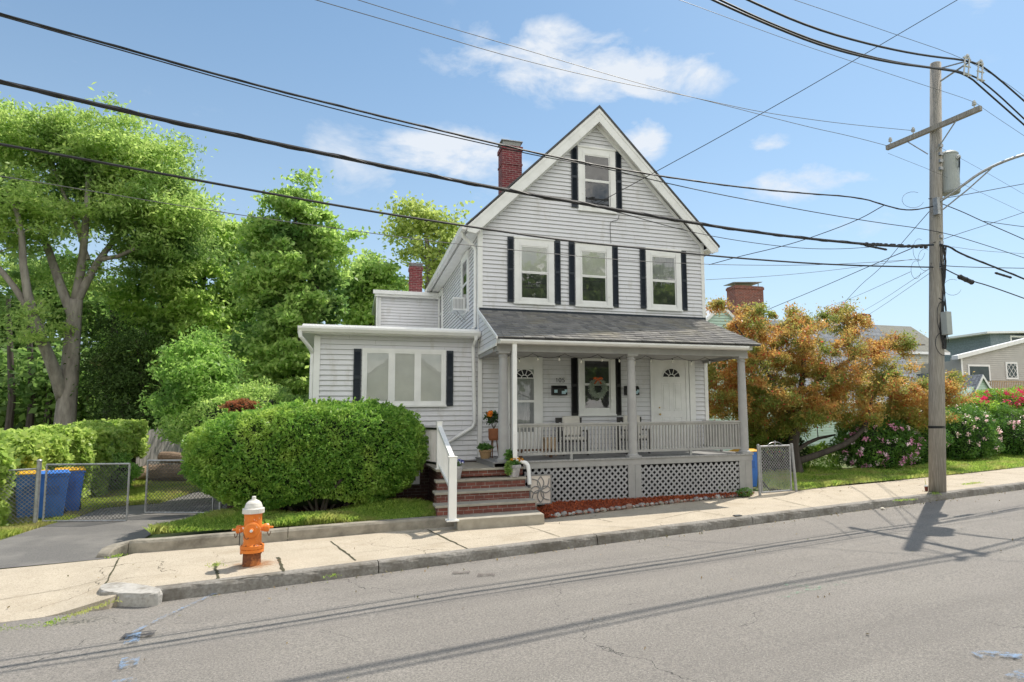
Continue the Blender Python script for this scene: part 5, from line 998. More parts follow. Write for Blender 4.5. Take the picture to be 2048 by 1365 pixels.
tr=[([pp(858,720,Yf),pp(858,600,Yf),pp(856,520,Yf),pp(852,450,Yf),pp(848,420,Yf)],[.24,.19,.15,.08,.03]),([pp(857,530,Yf),pp(835,500,Yf),pp(818,470,Yf)],[.09,.06,.02]),([pp(857,540,Yf),pp(880,500,Yf),pp(905,465,Yf)],[.09,.06,.02])]
bl=[blob(822,445,28,30,Yf,28,20),blob(862,450,40,28,Yf,30,18),blob(905,470,28,30,Yf,28,14),blob(830,500,35,22,Yf,30,14),blob(895,520,35,28,Yf,30,18),blob(880,560,40,25,Yf,30,16),blob(845,425,22,12,Yf,20,8)]
tree('thin_crowned_tree','sparse tall tree behind the house with gaps of sky between its branches','tree',tr,bl,.20,60,leafmat('yellow_green_leaves',(.26,.34,.08),(.42,.48,.14),trans=.45),m_bark,.34,asp=.7)
# woods behind
def wood():
    bl=[]; 
    for x in range(-160,700,62): bl.append(blob(x,790+rng.normal(0,16),60,80,22+rng.normal(0,3),60,42))
    for x in range(-160,420,85): bl.append(blob(x,650+rng.normal(0,30),60,70,26,60,26))
    C=[]
    for c,r,n in bl: C+=list(c+unit(rng.normal(0,1,(n,3)))*(rng.random((n,1))**.5)*r)
    C=np.array(C); lp=130; n=len(C)*lp; P=np.repeat(C,lp,0)+rng.normal(0,.7,(n,3))*[1,1,.6]; quads_mesh('woodland',leaves(P,.33,.5,.6),m_lE,kind='stuff')
    mb=MB(); k=0
    for x in (14,62,95,215,250,300):
        b=pp(x+rng.normal(0,8),900,19+rng.normal(0,2)); b[2]=gz(b[0],b[1]); t=thing('tree_trunk','slim dark trunk in the woods beyond the ivy hedge, %s from the left'%['first','second','third','fourth','fifth','sixth'][k],'tree trunk',b,'slim trunks in the woods'); MB().tube([b-[0,0,.2],b+[.1,0,3],b+[rng.normal(0,.4),0,7.5]],[.17,.14,.08],8).build('trunk',m_bark2,t); k+=1
wood()
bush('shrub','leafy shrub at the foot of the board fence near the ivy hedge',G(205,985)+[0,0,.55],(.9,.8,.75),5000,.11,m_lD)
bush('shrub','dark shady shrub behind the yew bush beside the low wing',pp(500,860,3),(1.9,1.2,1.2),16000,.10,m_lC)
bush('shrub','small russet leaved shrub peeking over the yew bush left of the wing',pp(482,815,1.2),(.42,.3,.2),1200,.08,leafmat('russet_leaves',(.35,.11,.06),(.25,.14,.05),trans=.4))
# ================================================================ COPPER TREE
tb=G(1596,948); Yt=tb[1]
def q2(x,y,o=0): return onY(x,y,Yt+o)
tr=[([tb-[0,0,.1],q2(1585,900),q2(1592,850),q2(1600,790),q2(1610,720),q2(1600,640)],[.24,.19,.16,.11,.07,.02]),
    ([q2(1590,925),q2(1650,905,-.2),q2(1700,885,-.4),q2(1735,850,-.5),q2(1745,790,-.5)],[.13,.10,.09,.07,.03]),
    ([q2(1588,905),q2(1625,880,.3),q2(1670,870,.5)],[.08,.06,.03]),
    ([q2(1592,860),q2(1560,790),q2(1520,720),q2(1470,650)],[.11,.08,.05,.02]),
    ([q2(1600,790),q2(1680,730),q2(1760,690),q2(1850,690)],[.09,.07,.05,.02])]
D=200
bl=[blob(1560,690,110,60,Yt,D*.6,60),blob(1500,760,80,70,Yt,D*.5,50),blob(1640,740,110,70,Yt,D*.6,70),blob(1740,780,100,60,Yt,D*.5,60),blob(1820,800,80,50,Yt,D*.4,44),blob(1560,810,100,50,Yt,D*.5,60),blob(1640,830,110,40,Yt,D*.5,50),blob(1460,720,45,60,Yt,90,24),blob(1495,640,50,30,Yt,60,16),blob(1600,640,70,22,Yt,50,16),blob(1680,660,50,35,Yt,50,12),blob(1740,710,40,30,Yt,50,14),blob(1440,610,18,12,Yt,20,5),blob(1690,622,12,8,Yt,15,4),blob(1710,640,30,12,Yt,20,6),blob(1800,690,50,14,Yt,20,12),blob(1890,775,40,22,Yt-.6,30,13),blob(1870,830,30,30,Yt,30,12),blob(1800,850,50,40,Yt,60,16),blob(1440,790,35,70,Yt+.5,60,22),blob(1530,870,60,30,Yt+.5,60,26),blob(1475,830,50,50,Yt+.7,50,14),blob(1560,850,80,35,Yt+.3,60,16),blob(1700,840,80,30,Yt+.6,60,12),blob(1790,865,60,25,Yt+.8,50,14)]
def copper():
    m=leafmat('copper_leaves',(.42,.19,.065),(.50,.35,.10),(.22,.26,.065),.45,1.1,.45,f3=(.42,.60)); N=m.node_tree.nodes; L=m.node_tree.links
    # lower and inner leaves are greener on this tree
    b=N['Principled BSDF']; src=b.inputs['Base Color'].links[0].from_socket; tc=N.new('ShaderNodeTexCoord'); sx=N.new('ShaderNodeSeparateXYZ'); L.new(tc.outputs['Object'],sx.inputs[0]); n=noise(N,L,tc.outputs['Object'],1.5,3); a=N.new('ShaderNodeMath'); a.operation='MULTIPLY_ADD'; L.new(n,a.inputs[0]); a.inputs[1].default_value=2.0; L.new(sx.outputs[2],a.inputs[2])
    col=nmix(N,L,ramp(N,L,a.outputs[0],3.2,2.0),src,(.17,.24,.04))
    g=[x for x in N if x.bl_idname=='ShaderNodeNewGeometry'][0]; gt=N.new('ShaderNodeMath'); gt.operation='GREATER_THAN'; L.new(g.outputs['Random Per Island'],gt.inputs[0]); gt.inputs[1].default_value=.96; col=nmix(N,L,gt.outputs[0],col,(.45,.10,.06))
    L.new(col,b.inputs['Base Color']); hs=[x for x in N if x.bl_idname=='ShaderNodeHueSaturation'][0]; L.new(col,hs.inputs['Color']); return m
tree('copper_leaved_tree','spreading small tree with copper and olive leaves on the lawn right of the porch','tree',tr,bl,.095,250,copper(),m_bark2,.15,fl=.56,asp=.42,twig=.006,base=tb)
# ================================================================ RIGHT SHRUBS
m_rh=leafmat('rhododendron_leaves',(.05,.14,.025),(.12,.24,.04),(.16,.28,.05),.3,1.0,.35); m_rh2=leafmat('bright_shrub_leaves',(.15,.30,.04),(.30,.42,.06),(.10,.22,.03),.45,.9,.4)
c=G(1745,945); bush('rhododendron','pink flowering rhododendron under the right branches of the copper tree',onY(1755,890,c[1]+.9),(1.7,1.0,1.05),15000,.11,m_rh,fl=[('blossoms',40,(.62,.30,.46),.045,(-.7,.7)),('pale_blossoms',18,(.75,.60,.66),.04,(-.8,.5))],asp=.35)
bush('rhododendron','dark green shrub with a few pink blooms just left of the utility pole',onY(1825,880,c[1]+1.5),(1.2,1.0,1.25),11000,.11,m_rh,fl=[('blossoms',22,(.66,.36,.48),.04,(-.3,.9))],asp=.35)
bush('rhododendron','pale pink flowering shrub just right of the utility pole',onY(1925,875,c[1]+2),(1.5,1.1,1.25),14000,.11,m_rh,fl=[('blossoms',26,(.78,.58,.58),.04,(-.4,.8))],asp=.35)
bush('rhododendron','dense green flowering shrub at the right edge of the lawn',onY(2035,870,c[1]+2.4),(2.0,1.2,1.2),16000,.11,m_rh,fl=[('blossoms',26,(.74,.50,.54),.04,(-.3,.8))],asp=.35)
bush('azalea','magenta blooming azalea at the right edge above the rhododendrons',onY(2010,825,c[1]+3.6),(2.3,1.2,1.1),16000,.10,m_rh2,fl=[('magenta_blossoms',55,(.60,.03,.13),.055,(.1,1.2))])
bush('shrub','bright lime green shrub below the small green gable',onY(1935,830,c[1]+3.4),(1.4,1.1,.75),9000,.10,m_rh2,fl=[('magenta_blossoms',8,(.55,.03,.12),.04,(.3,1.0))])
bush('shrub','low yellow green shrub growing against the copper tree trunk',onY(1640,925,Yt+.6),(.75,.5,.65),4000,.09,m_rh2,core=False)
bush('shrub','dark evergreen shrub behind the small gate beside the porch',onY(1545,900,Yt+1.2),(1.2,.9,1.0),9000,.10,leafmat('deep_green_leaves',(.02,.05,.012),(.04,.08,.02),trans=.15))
bush('shrub','small weed tuft at the porch corner by the gate post',onY(1490,985,-2.4),(.22,.12,.12),500,.05,m_rh,core=False)
# ================================================================ NEIGHBOUR HOUSES
def neigh():
    Y=13.0; z0=gz(10,Y)
    t=thing('neighbour_house','mint green clapboard house with a long slate roof behind the copper tree','house',(14,Y,z0))
    A=onY(1430,800,Y); lx=onY(1440,700,Y)[0]; pk=onY(1540,626,Y+3); e=onY(1470,770,Y)
    xl=onY(1455,700,Y)[0]; xr=onY(1862,760,Y)[0]; ze=onY(1800,800,Y)[2]; zr=onY(1700,648,Y+4)[2]
    mb=MB().box(xl,Y+.02,z0-.3,xr,Y+8,ze); mb.siding((xl,Y,0),(1,0,0),(0,-1,0),z0,ze,lambda z:(0,xr-xl),.15); mb.siding((xl,Y+8,0),(0,-1,0),(-1,0,0),z0,zr-.1,lambda z:(0,8) if z<ze else (8-4-(4-(z-ze)/(zr-ze)*4)+0, 4+(4-(z-ze)/(zr-ze)*4)),.15)
    mb.build('wall',m_green,t)
    MB().prism([(xl-.3,Y-.35,ze-.08),(xl-.3,Y+4,zr),(xl-.3,Y+8.35,ze-.08),(xl-.3,Y+8.35,ze-.2),(xl-.3,Y+4,zr-.14),(xl-.3,Y-.35,ze-.2)],(xr-xl+.3,0,0)).build('roof',m_shing2,t)
    MB().prism([(xl-.33,Y-.37,ze-.10),(xl-.33,Y+4,zr-.02),(xl-.33,Y+4,zr-.24),(xl-.33,Y-.37,ze-.30)],(.03,0,0)).box(xl-.3,Y-.42,ze-.22,xr,Y-.35,ze-.08).build('trim',m_white,t)
    a=onY(1470,566,Y+2);b=onY(1526,566,Y+2); zt=onY(1500,572,Y+2)[2]; c=MB().box(a[0],Y+2,ze-.5,b[0],Y+2.9,zt).box(a[0]-.04,Y+1.96,zt-.2,b[0]+.04,Y+2.94,zt-.05); c.build('chimney',m_chim2,t)
    w=b[0]-a[0]; MB().hexa([(a[0]-.15,Y+1.9,zt+.12),(b[0]-.1,Y+1.9,zt+.24),(b[0]-.1,Y+3,zt+.24),(a[0]-.15,Y+3,zt+.12)],[(a[0]-.15,Y+1.9,zt+.15),(b[0]-.1,Y+1.9,zt+.27),(b[0]-.1,Y+3,zt+.27),(a[0]-.15,Y+3,zt+.15)]).box(a[0]+.1,Y+2.2,zt,a[0]+.14,Y+2.24,zt+.15).box(b[0]-.2,Y+2.2,zt,b[0]-.16,Y+2.24,zt+.22).build('chimney_cap',m_galv,t)
    # left gable bit facing the street
    gx0=onY(1432,640,Y-1)[0]; gx1=onY(1475,640,Y-1)[0]+1.2; gp=onY(1441,608,Y-1); 
    mb=MB(); x0=gp[0]-1.6;x1=gp[0]+1.6; mb.prism([(x0,Y-1,z0),(x1,Y-1,z0),(x1,Y-1,gp[2]-1.5),(gp[0],Y-1,gp[2]-.1),(x0,Y-1,gp[2]-1.5)],(0,4.5,0)); mb.siding((x0,Y-1.01,0),(1,0,0),(0,-1,0),z0,gp[2]-.12,lambda z:(0,x1-x0) if z<gp[2]-1.5 else ((z-gp[2]+1.5)*1.14,x1-x0-(z-gp[2]+1.5)*1.14),.15); mb.build('gable_wall',m_green,t)
    mb=MB(); 
    for s in (-1,1): mb.prism([(gp[0],Y-1.15,gp[2]),(gp[0]+s*1.85,Y-1.15,gp[2]-1.62),(gp[0]+s*1.85,Y-1.15,gp[2]-1.8),(gp[0],Y-1.15,gp[2]-.2)],(0,4.6,0))
    mb.build('gable_trim',m_white,t)
    # lower porch roof on the right with white rake
    B=onY(1790,712,Y-.6); C_=onY(1862,760,Y-2.2)
    # olive roofed house behind
    t2=thing('neighbour_house','house with a dull olive shingled roof and small brick chimney behind the mint green one','house',(22,22,z0)); Y2=20.
    l=onY(1700,648,Y2+4);r=onY(1822,657,Y2+4);er=onY(1900,705,Y2); ez=er[2]; el=onY(1640,690,Y2)
    MB().add([(l[0],Y2+4,l[2]),(r[0],Y2+4,l[2]),(er[0],Y2,ez),(el[0],Y2,ez),(er[0],Y2+8,ez),(el[0],Y2+8,ez)],[(3,2,1,0),(0,1,4,5),(2,4,1),(3,0,5)]).build('roof',m_shing3,t2)
    mb=MB().box(el[0]+.3,Y2+.4,z0-.5,er[0]-.4,Y2+7.6,ez-.05); mb.siding((el[0]+.3,Y2+.38,0),(1,0,0),(0,-1,0),z0,ez-.1,lambda z:(0,er[0]-.7-el[0]),.15); mb.build('wall',mat('cream_siding',(.6,.6,.52),None,2,.6),t2); MB().box(el[0],Y2-.02,ez-.2,er[0],Y2+.05,ez-.01).build('trim',m_white,t2)
    a=onY(1721,640,Y2+3.5);b=onY(1741,640,Y2+3.5);zt=onY(1731,628,Y2+3.5)[2]; MB().box(a[0],Y2+3.5,ez,b[0],Y2+4.1,zt).box(a[0]-.05,Y2+3.45,zt-.25,b[0]+.05,Y2+4.15,zt-.08).build('chimney',m_chim2,t2)
    a=onY(1818,690,Y2+1); MB().box(a[0]-.08,Y2+1,ez,a[0]+.08,Y2+1.15,onY(1818,680,Y2+1)[2]).build('vent_pipe',m_black,t2)
    # mint garage with small gable
    t3=thing('garage','small mint green gabled garage behind the right hand shrubs','garage',(20,12,z0)); Yg=12.
    pk=onY(1962,750,Yg);gl=onY(1932,805,Yg);gr=onY(1992,800,Yg); zb=gz(20,Yg); sl=(pk[2]-gl[2])/(pk[0]-gl[0])
    mb=MB().prism([(gl[0],Yg+.02,zb),(gr[0],Yg+.02,zb),(gr[0],Yg+.02,gl[2]),(pk[0],Yg+.02,pk[2]-.08),(gl[0],Yg+.02,gl[2])],(0,5,0)); hw=(gr[0]-gl[0])/2; mb.siding((pk[0]-hw,Yg,0),(1,0,0),(0,-1,0),zb,pk[2]-.1,lambda z:(0,2*hw) if z<gl[2] else ((z-gl[2])/(pk[2]-gl[2])*hw,2*hw-(z-gl[2])/(pk[2]-gl[2])*hw),.14); mb.build('wall',m_green,t3)
    mb=MB(); rb=MB(); ph=pk[2]-gl[2]
    for s in (-1,1):
        rb.prism([(pk[0],Yg-.12,pk[2]+.03),(pk[0]+s*(hw+.25),Yg-.12,gl[2]-.25*ph/hw+.03),(pk[0]+s*(hw+.25),Yg-.12,gl[2]-.25*ph/hw-.05),(pk[0],Yg-.12,pk[2]-.05)],(0,5.3,0)); mb.prism([(pk[0],Yg-.15,pk[2]+.01),(pk[0]+s*(hw+.23),Yg-.15,gl[2]-.25*ph/hw+.01),(pk[0]+s*(hw+.23),Yg-.15,gl[2]-.25*ph/hw-.16),(pk[0],Yg-.15,pk[2]-.2)],(0,.03,0))
    rb.build('roof',m_shing2,t3); mb.build('rake_board',m_white,t3)
    fl=onY(1868,770,Yg+1);fr=onY(1915,775,Yg+1); MB().box(fl[0],Yg+.9,fl[2]-.18,pk[0]-hw*.2,Yg+5,fl[2]).build('side_roof',m_white,t3); MB().box(fl[0]+.2,Yg+1.2,zb,pk[0]-hw*.5,Yg+5,fl[2]-.18).build('side_wall',m_green,t3)
    rr=onY(1905,752,Yg+3); MB().prism([(rr[0]-.3,Yg+2.4,fl[2]+.02),(rr[0]+.2,Yg+3,rr[2]+.25),(pk[0]+.4,Yg+3,rr[2]+.25),(pk[0]+.4,Yg+2.4,fl[2]+.02)],(0,3,0)).build('main_roof',m_shing2,t3)
    # taupe house
    Y4=17.; t4=thing('neighbour_house','taupe clapboard house with a low sloping roof and wooden deck at the right edge','house',(30,Y4,z0))
    l=onY(1921,715,Y4);r_=onY(2140,660,Y4); xl=l[0];xr=r_[0]; za=l[2];zb2=r_[2]
    mb=MB().prism([(xl,Y4+.02,z0-.3),(xr,Y4+.02,z0-.3),(xr,Y4+.02,zb2),(xl,Y4+.02,za)],(0,.8,0)).box(xl+.02,Y4+.82,z0-.3,xr,Y4+7,za-.2); mb.siding((xl,Y4,0),(1,0,0),(0,-1,0),z0,zb2,lambda z:(0 if z<za else (z-za)/(zb2-za)*(xr-xl),xr-xl),.15); mb.build('wall',m_grey2,t4)
    MB().prism([(xl-.6,Y4-.3,za-.05-.6*(zb2-za)/(xr-xl)),(xr,Y4-.3,zb2-.05),(xr,Y4-.3,zb2+.22),(xl-.6,Y4-.3,za+.22-.6*(zb2-za)/(xr-xl))],(0,.5,0)).build('roof',m_white,t4); MB().box(xl-.02,Y4-.04,z0,xl+.12,Y4-.01,za).build('corner_board',m_white,t4)
    def nw(a,b,grid=False):
        p=onY(*a,Y4);q_=onY(*b,Y4); x0,x1,zt,zb_=p[0],q_[0],p[2],q_[2]; w=MB().box(x0-.12,Y4-.07,zb_-.12,x0,Y4,zt+.12).box(x1,Y4-.07,zb_-.12,x1+.12,Y4,zt+.12).box(x0,Y4-.069,zt,x1,Y4,zt+.12).box(x0,Y4-.069,zb_-.12,x1,Y4,zb_).build('window',m_white,t4)
        MB().box(x0,Y4-.055,zb_,x1,Y4-.017,zt).build('pane',m_ng,w)
        if grid:
            g=MB(); k=(x1-x0)
            for i in range(-3,5):
                for s in (1,-1):
                    xa=x0+i*k/2.4; xb=xa+s*(zt-zb_)*.8; ta,tb=sorted(((x0-xa)/(xb-xa),(x1-xa)/(xb-xa))); t0,t1=max(0,ta),min(1,tb)
                    if t1>t0+.02: g.bar((xa+(xb-xa)*t0,Y4-.07,zb_+(zt-zb_)*t0),(xa+(xb-xa)*t1,Y4-.07,zb_+(zt-zb_)*t1),.015,.03,up=(1,0,0))
            g.build('muntins',m_white,w)
    m_ng=mat('neighbour_glass',(.03,.05,.055),(.05,.075,.075),2,.15,spec=.15)
    nw((1937,733),(1978,764)); nw((2012,728),(2033,756),True)
    d0=onY(1985,786,Y4-2.5);d1=onY(2160,786,Y4-2.5); zt=onY(2000,762,Y4-2.5)[2]; mb=MB().box(d0[0],Y4-2.55,d0[2]-.2,d1[0],Y4-.05,d0[2]).box(d0[0],Y4-2.55,zt-.05,d1[0],Y4-2.42,zt)
    k=d0[0]+.02
    while k<d1[0]: mb.box(k,Y4-2.53,d0[2],k+.05,Y4-2.49,zt-.05); k+=.16
    k=Y4-2.4
    while k<Y4-.1: mb.box(d0[0]+.01,k,d0[2],d0[0]+.05,k+.05,zt-.05); k+=.16
    mb.box(d0[0],Y4-2.42,zt-.05,d0[0]+.1,Y4-.1,zt); mb.build('deck',m_wood,t4)
    for f in (0,.5,1): MB().box(d0[0]+(d1[0]-d0[0])*f,Y4-2.5,z0-.2,d0[0]+(d1[0]-d0[0])*f+.12,Y4-2.38,d0[2]-.2).build('deck_post',m_wood,t4)
    # slate blue upper house
    Y5=27.; t5=thing('neighbour_house','slate blue shingled house with a flat overhanging roof peeking above the taupe one','house',(44,Y5,z0)); a=onY(1980,670,Y5);b=onY(2150,640,Y5); 
    MB().box(a[0],Y5,z0-.5,b[0],Y5+7,a[2]+.1).build('wall',brickmat('slate_shingle_siding',(.20,.26,.30),(.26,.31,.35),(.13,.17,.20),.3,.35,.01,'XZ',.2),t5)
    MB().hexa([(a[0]-1.1,Y5-.6,a[2]+.02),(b[0],Y5-.6,a[2]+.6),(b[0],Y5+7,a[2]+.6),(a[0]-1.1,Y5+7,a[2]+.02)],[(a[0]-1.1,Y5-.6,a[2]+.2),(b[0],Y5-.6,a[2]+.8),(b[0],Y5+7,a[2]+.8),(a[0]-1.1,Y5+7,a[2]+.2)]).build('roof',m_white,t5)
    p=onY(2022,675,Y5);q_=onY(2048,690,Y5); w=MB().box(p[0]-.15,Y5-.06,q_[2],p[0],Y5,p[2]+.15).box(p[0],Y5-.06,p[2],q_[0]+1,Y5,p[2]+.15).build('window',m_white,t5); MB().box(p[0],Y5-.03,q_[2],q_[0]+1,Y5-.01,p[2]).build('pane',m_ng,w)
    bush('treetop','distant soft green treetop between the mint house and the taupe house',onY(1905,745,40),(4.0,3,3.2),6000,.4,m_lC,'tree')
neigh()
# ================================================================ UTILITY POLE
pb=G(1874,984); PO=thing('utility_pole','tall weathered wooden utility pole with crossarm and grey transformer at the kerb','utility pole',pb)
VD=np.array([pb[0]-CC[0],pb[1]-CC[1],0]); VD/=np.linalg.norm(VD)
def pax(y): # point of the (slightly leaning) pole axis seen at a pixel row
    x=1874-3*(984-y)/856; d=ray(x,y); return CC+d*((VD@(pb-CC))/(VD@d))
PT=pax(128); LV=(PT-pb)/(PT[2]-pb[2])
def axz(z): return pb+LV*(z-pb[2])
def pz(y,x=0): return pax(y)[2]
ptop=PT[2]
mb=MB().tube([pb-[0,0,.2],axz(pb[2]+3),axz(pb[2]+6),PT],[.205,.185,.165,.135],18); mb.build('shaft',m_pole,PO,smooth=True)
OUT=-np.array([Nn[0],Nn[1],0.]); AL=np.array([T[0],T[1],0.])
def pp3(z,out=0,al=0): return axz(z)+OUT*out+AL*al
def vp(x,y,off=0): # pixel -> vertical plane along the street through the pole, offset towards the road
    d=ray(x,y); n=np.array([-Nn[0],-Nn[1],0]); t=(off-n@(CC-axz(pb[2]+7)))/(n@d); return CC+t*d
zc=pz(262)
ea=onto=None
def armpt(x,y): # pixel -> vertical plane perpendicular to the street through the pole front
    d=ray(x,y); t=(AL@(axz(pz(262))-CC)-.2)/(AL@d); return CC+t*d
pc=axz(zc); o1=(armpt(1774,303)-pc)@OUT; o2=(armpt(1962,217)-pc)@OUT; print('arm',o1,o2,'top',ptop)
MB().bar(pp3(zc,o1,-.2),pp3(zc,o2,-.2),.10,.125).build('crossarm',m_pole,PO)
MB().tube([pp3(zc,.75,-.22),pp3(zc-.62,.12,-.16)],.016,6).tube([pp3(zc,-.75,-.22),pp3(zc-.62,-.12,-.16)],.016,6).build('brace',m_galv,PO)
INS=[]
for o in (o1+.12,(o1+.12)*.42,o2-.16):
    p=pp3(zc+.06,o,-.2); MB().lathe([(.014,0),(.014,.08),(.05,.085),(.055,.11),(.035,.115),(.035,.13),(.05,.14),(.045,.165),(.03,.175),(.03,.20),(.012,.21)],p,12).build('insulator',m_porc,PO); INS.append(p+[0,0,.19])
# spacer bracket at the top
zb_=pz(150); mb=MB()
mb.tube([pp3(zb_-.25,.1,0),pp3(zb_-.1,.95,0)],.022,6).tube([pp3(zb_+.12,.1,0),pp3(zb_-.08,.95,0)],.018,6).build('bracket',m_galv,PO)
for al in (-.12,.45):
    mb=MB(); c=pp3(zb_-.30,.95,al); [mb.tube([c+AL*(.09*q)+[0,0,.28],c+AL*(.09*q-.12)+[0,0,-.26]],.020,6) for q in (-1,1)]; [mb.tube([c-AL*.14+AL*(-.06+.21*(w_+.26)*.25)+[0,0,w_],c+AL*.09+[0,0,w_+.02]],.022,6) for w_ in (-.22,0,.22)]; mb.lathe([(.045,-.03),(.05,0),(.02,.05)],c+[0,0,.30],10); mb.build('cable_spacer',m_porc,PO)
# transformer
tz0,tz1=pz(389),pz(310); tr_=.235; tc=pp3(0,.42,.12); tc[2]=0; q_=pax(350); tc=q_+(ray(1899,350)-ray(1872,350))*((VD@(q_-CC))/(VD@ray(1872,350))); tc=np.array([tc[0],tc[1],0])
t=thing('transformer','grey cylindrical transformer hung on the right side of the utility pole','transformer',(tc[0],tc[1],tz0))
MB().lathe([(tr_*.9,tz0),(tr_,tz0+.05),(tr_,tz1-.04),(tr_*1.05,tz1-.035),(tr_*1.05,tz1),(tr_*.85,tz1+.05),(.05,tz1+.07)],(tc[0],tc[1],0),24).build('tank',m_pol,t)
c=np.array([tc[0]+.05,tc[1]-tr_*.9,tz1-.16]); MB().lathe([(.03,0),(.07,.02),(.05,.04),(.07,.06),(.04,.09)],c,12,(0.2,-1,.2)).build('bushing',m_porc,t); MB().tube([c+[0,-.08,0],c+[-.02,-.08,-.15],c+[.0,-.05,-.28]],.02,6).build('arrester',m_black,t)
MB().bar(np.array([tc[0]-.3,tc[1]+.1,tz0+.25]),np.array([tc[0],tc[1],tz0+.25]),.06,.08).bar(np.array([tc[0]-.3,tc[1]+.1,tz1-.25]),np.array([tc[0],tc[1],tz1-.25]),.06,.08).build('hanger',m_galv,t)
MB().tube([(tc[0]+tr_*.8,tc[1]-.12,tz0+.35),(tc[0]+tr_+.05,tc[1]-.1,tz1-.2),(tc[0]+tr_+.05,tc[1]-.1,tz1-.05)],.012,6).build('ground_rod',m_black,t)
# street lamp arm
arm=[(1880,403),(1900,390),(1930,368),(1960,346),(2000,326),(2048,309),(2100,297)]
def armv(x,y): d=ray(x,y); q=pax(400); return CC+d*((VD@(q-CC)-.2)/(VD@d))
P=chaikin([armv(*a) for a in arm],2); t=thing('street_lamp','curved grey street lamp arm reaching right from the utility pole','street lamp',P[0]); MB().tube(P,.035,10).build('arm',m_galv,t,smooth=True); MB().tube([armv(1884,421),armv(1935,380),armv(1983,337)],.018,8).build('brace',m_galv,t)
e=P[-1]; MB().ell(e+[.35,-.05,.0],(.42,.14,.09),14,8).build('lamp_head',m_pol,t,smooth=True)
MB().box(P[0][0]-.12,P[0][1]-.02,P[0][2]-.35,P[0][0]-.02,P[0][1]+.12,P[0][2]+.1).build('mount',m_galv,t)
# meter box, strap, cables down the pole
c=armv(1893,646); za,zb_2=armv(1893,670)[2],armv(1893,624)[2]; t=thing('junction_box','small grey metal junction box on the right face of the utility pole','junction box',(c[0],c[1],za)); MB().box(c[0]-.08,c[1]-.08,za,c[0]+.10,c[1]+.10,zb_2).build('box',m_pol,t,bevel=.01); MB().tube([(c[0],c[1],zb_2),(c[0]-.02,c[1],zb_2+.25),(c[0]-.2,c[1],zb_2+.35)],.012,6).tube([(c[0],c[1],za),(c[0]+.03,c[1],za-.2)],.01,6).build('conduit',m_black,t)
z=pz(857,1873); MB().lathe([(.200,z),(.202,z+.06)],(*axz(z)[:2],0),18).build('strap',m_black,PO)
mb=MB(); 
for i in range(7):
    P=[]; off=rng.normal(0,.05)
    for f in np.linspace(0,1,14): zz=pz(495)+(pz(700)-pz(495))*f; a_=axz(zz); P.append([a_[0]+.05+off+.05*math.sin(f*9+i*2),a_[1]-.19-.02*rng.random(),zz])
    mb.tube(P,.012,5)
for s,(w,h) in enumerate(((.22,.45),(.16,.35),(.28,.3))):
    cz=pz(640+s*25); mb.tube([[axz(cz)[0]+.02-w*math.sin(f)*(.8 if s%2 else 1),axz(cz)[1]-.2,cz+h*math.cos(f)] for f in np.linspace(0,3.14,12)],.009,5)
mb.build('cable_bundle',m_cable,PO)
for y in (300,316,330,345,480,492,533,540): q_=pax(y); MB().box(q_[0]-.06,q_[1]-.20,q_[2],q_[0]+.04,q_[1]-.11,q_[2]+.08).build('hardware',m_galv,PO)
# ================================================================ WIRES
def wire(label,pts,r=.009,off=0,m=None,name='overhead_wire',P=None,twist=False,group='overhead wires'):
    Q=P if P is not None else [vp(x,y,off) for x,y in pts]
    if P is None and pts[0][1]<0 and pts[0][0]>500: # carry the span on to the next pole down the street
        h=-AL*26+np.array([0,0,.5]); Q=[Q[0]+h,Q[0]+h*.45+np.array([0,0,.25])]+list(Q)
    Q=chaikin(Q,2) if len(Q)>2 else [np.array(q) for q in Q]; mb=MB(); mb.tube(Q,r,6)
    if twist:
        L_=np.concatenate([[0],np.cumsum(np.linalg.norm(np.diff(np.array(Q),axis=0),axis=1))]); n=int(L_[-1]/.16); u=np.linspace(0,L_[-1],n); S=np.column_stack([np.interp(u,L_,np.array(Q)[:,j]) for j in range(3)]); ph=u*4.5; S=S+np.column_stack([0*u,np.cos(ph)*r*.9,np.sin(ph)*r*.9]); mb.tube(S,r*.45,4)
    t=mb.build(name,m or m_cable,None,label=label,cat='cable',group=group); return t
wire('thick black bundled cable crossing low in front of the house to the utility pole',[(-120,140),(0,163),(300,235),(610,300),(920,364),(1183,411),(1324,436),(1460,458),(1591,475),(1730,489),(1813,494),(1866,490)],.030,.15,twist=True,name='bundled_cable')
wire('twisted service cable from upper left corner passing in front of the chimney',[(-120,-6),(0,28),(250,98),(500,168),(750,230),(920,271),(1082,309),(1257,343),(1460,373),(1591,386),(1721,395),(1768,411),(1818,423),(1866,413)],.016,.12,twist=True)
wire('thin black wire hanging just below the twisted service cable',[(-120,-2),(0,32),(250,103),(500,174),(750,239),(920,277),(1082,314),(1190,332),(1324,365),(1460,394),(1713,440),(1876,462),(1960,487),(2048,516),(2140,548)],.009,.14)
wire('black cable crossing just under the upper floor windows sashes to the pole',[(-120,270),(0,288),(410,364),(720,420),(935,453),(1122,481),(1291,498),(1460,516),(1674,531),(1866,535)],.018,.1)
wire('thin wire crossing the upper floor windows halfway up',[(-60,343),(103,369),(256,395),(461,428),(720,464),(913,489),(1156,513),(1291,524),(1460,531),(1646,531),(1840,519)],.006,.1,m=m_cableg)
wire('thin upper high voltage wire crossing the cloud to the pole crossarm',[(640,-24),(715,0),(850,42),(1024,92),(1174,137),(1324,180),(1434,207),(1614,254),(1699,272),(1786,295)],.0065,-.6,m=m_cableg)
wire('thin lower high voltage wire crossing the cloud to the pole crossarm',[(560,-22),(630,0),(830,58),(1024,116),(1214,161),(1349,187),(1439,207),(1524,225),(1674,247),(1829,262)],.0065,-.3,m=m_cableg)
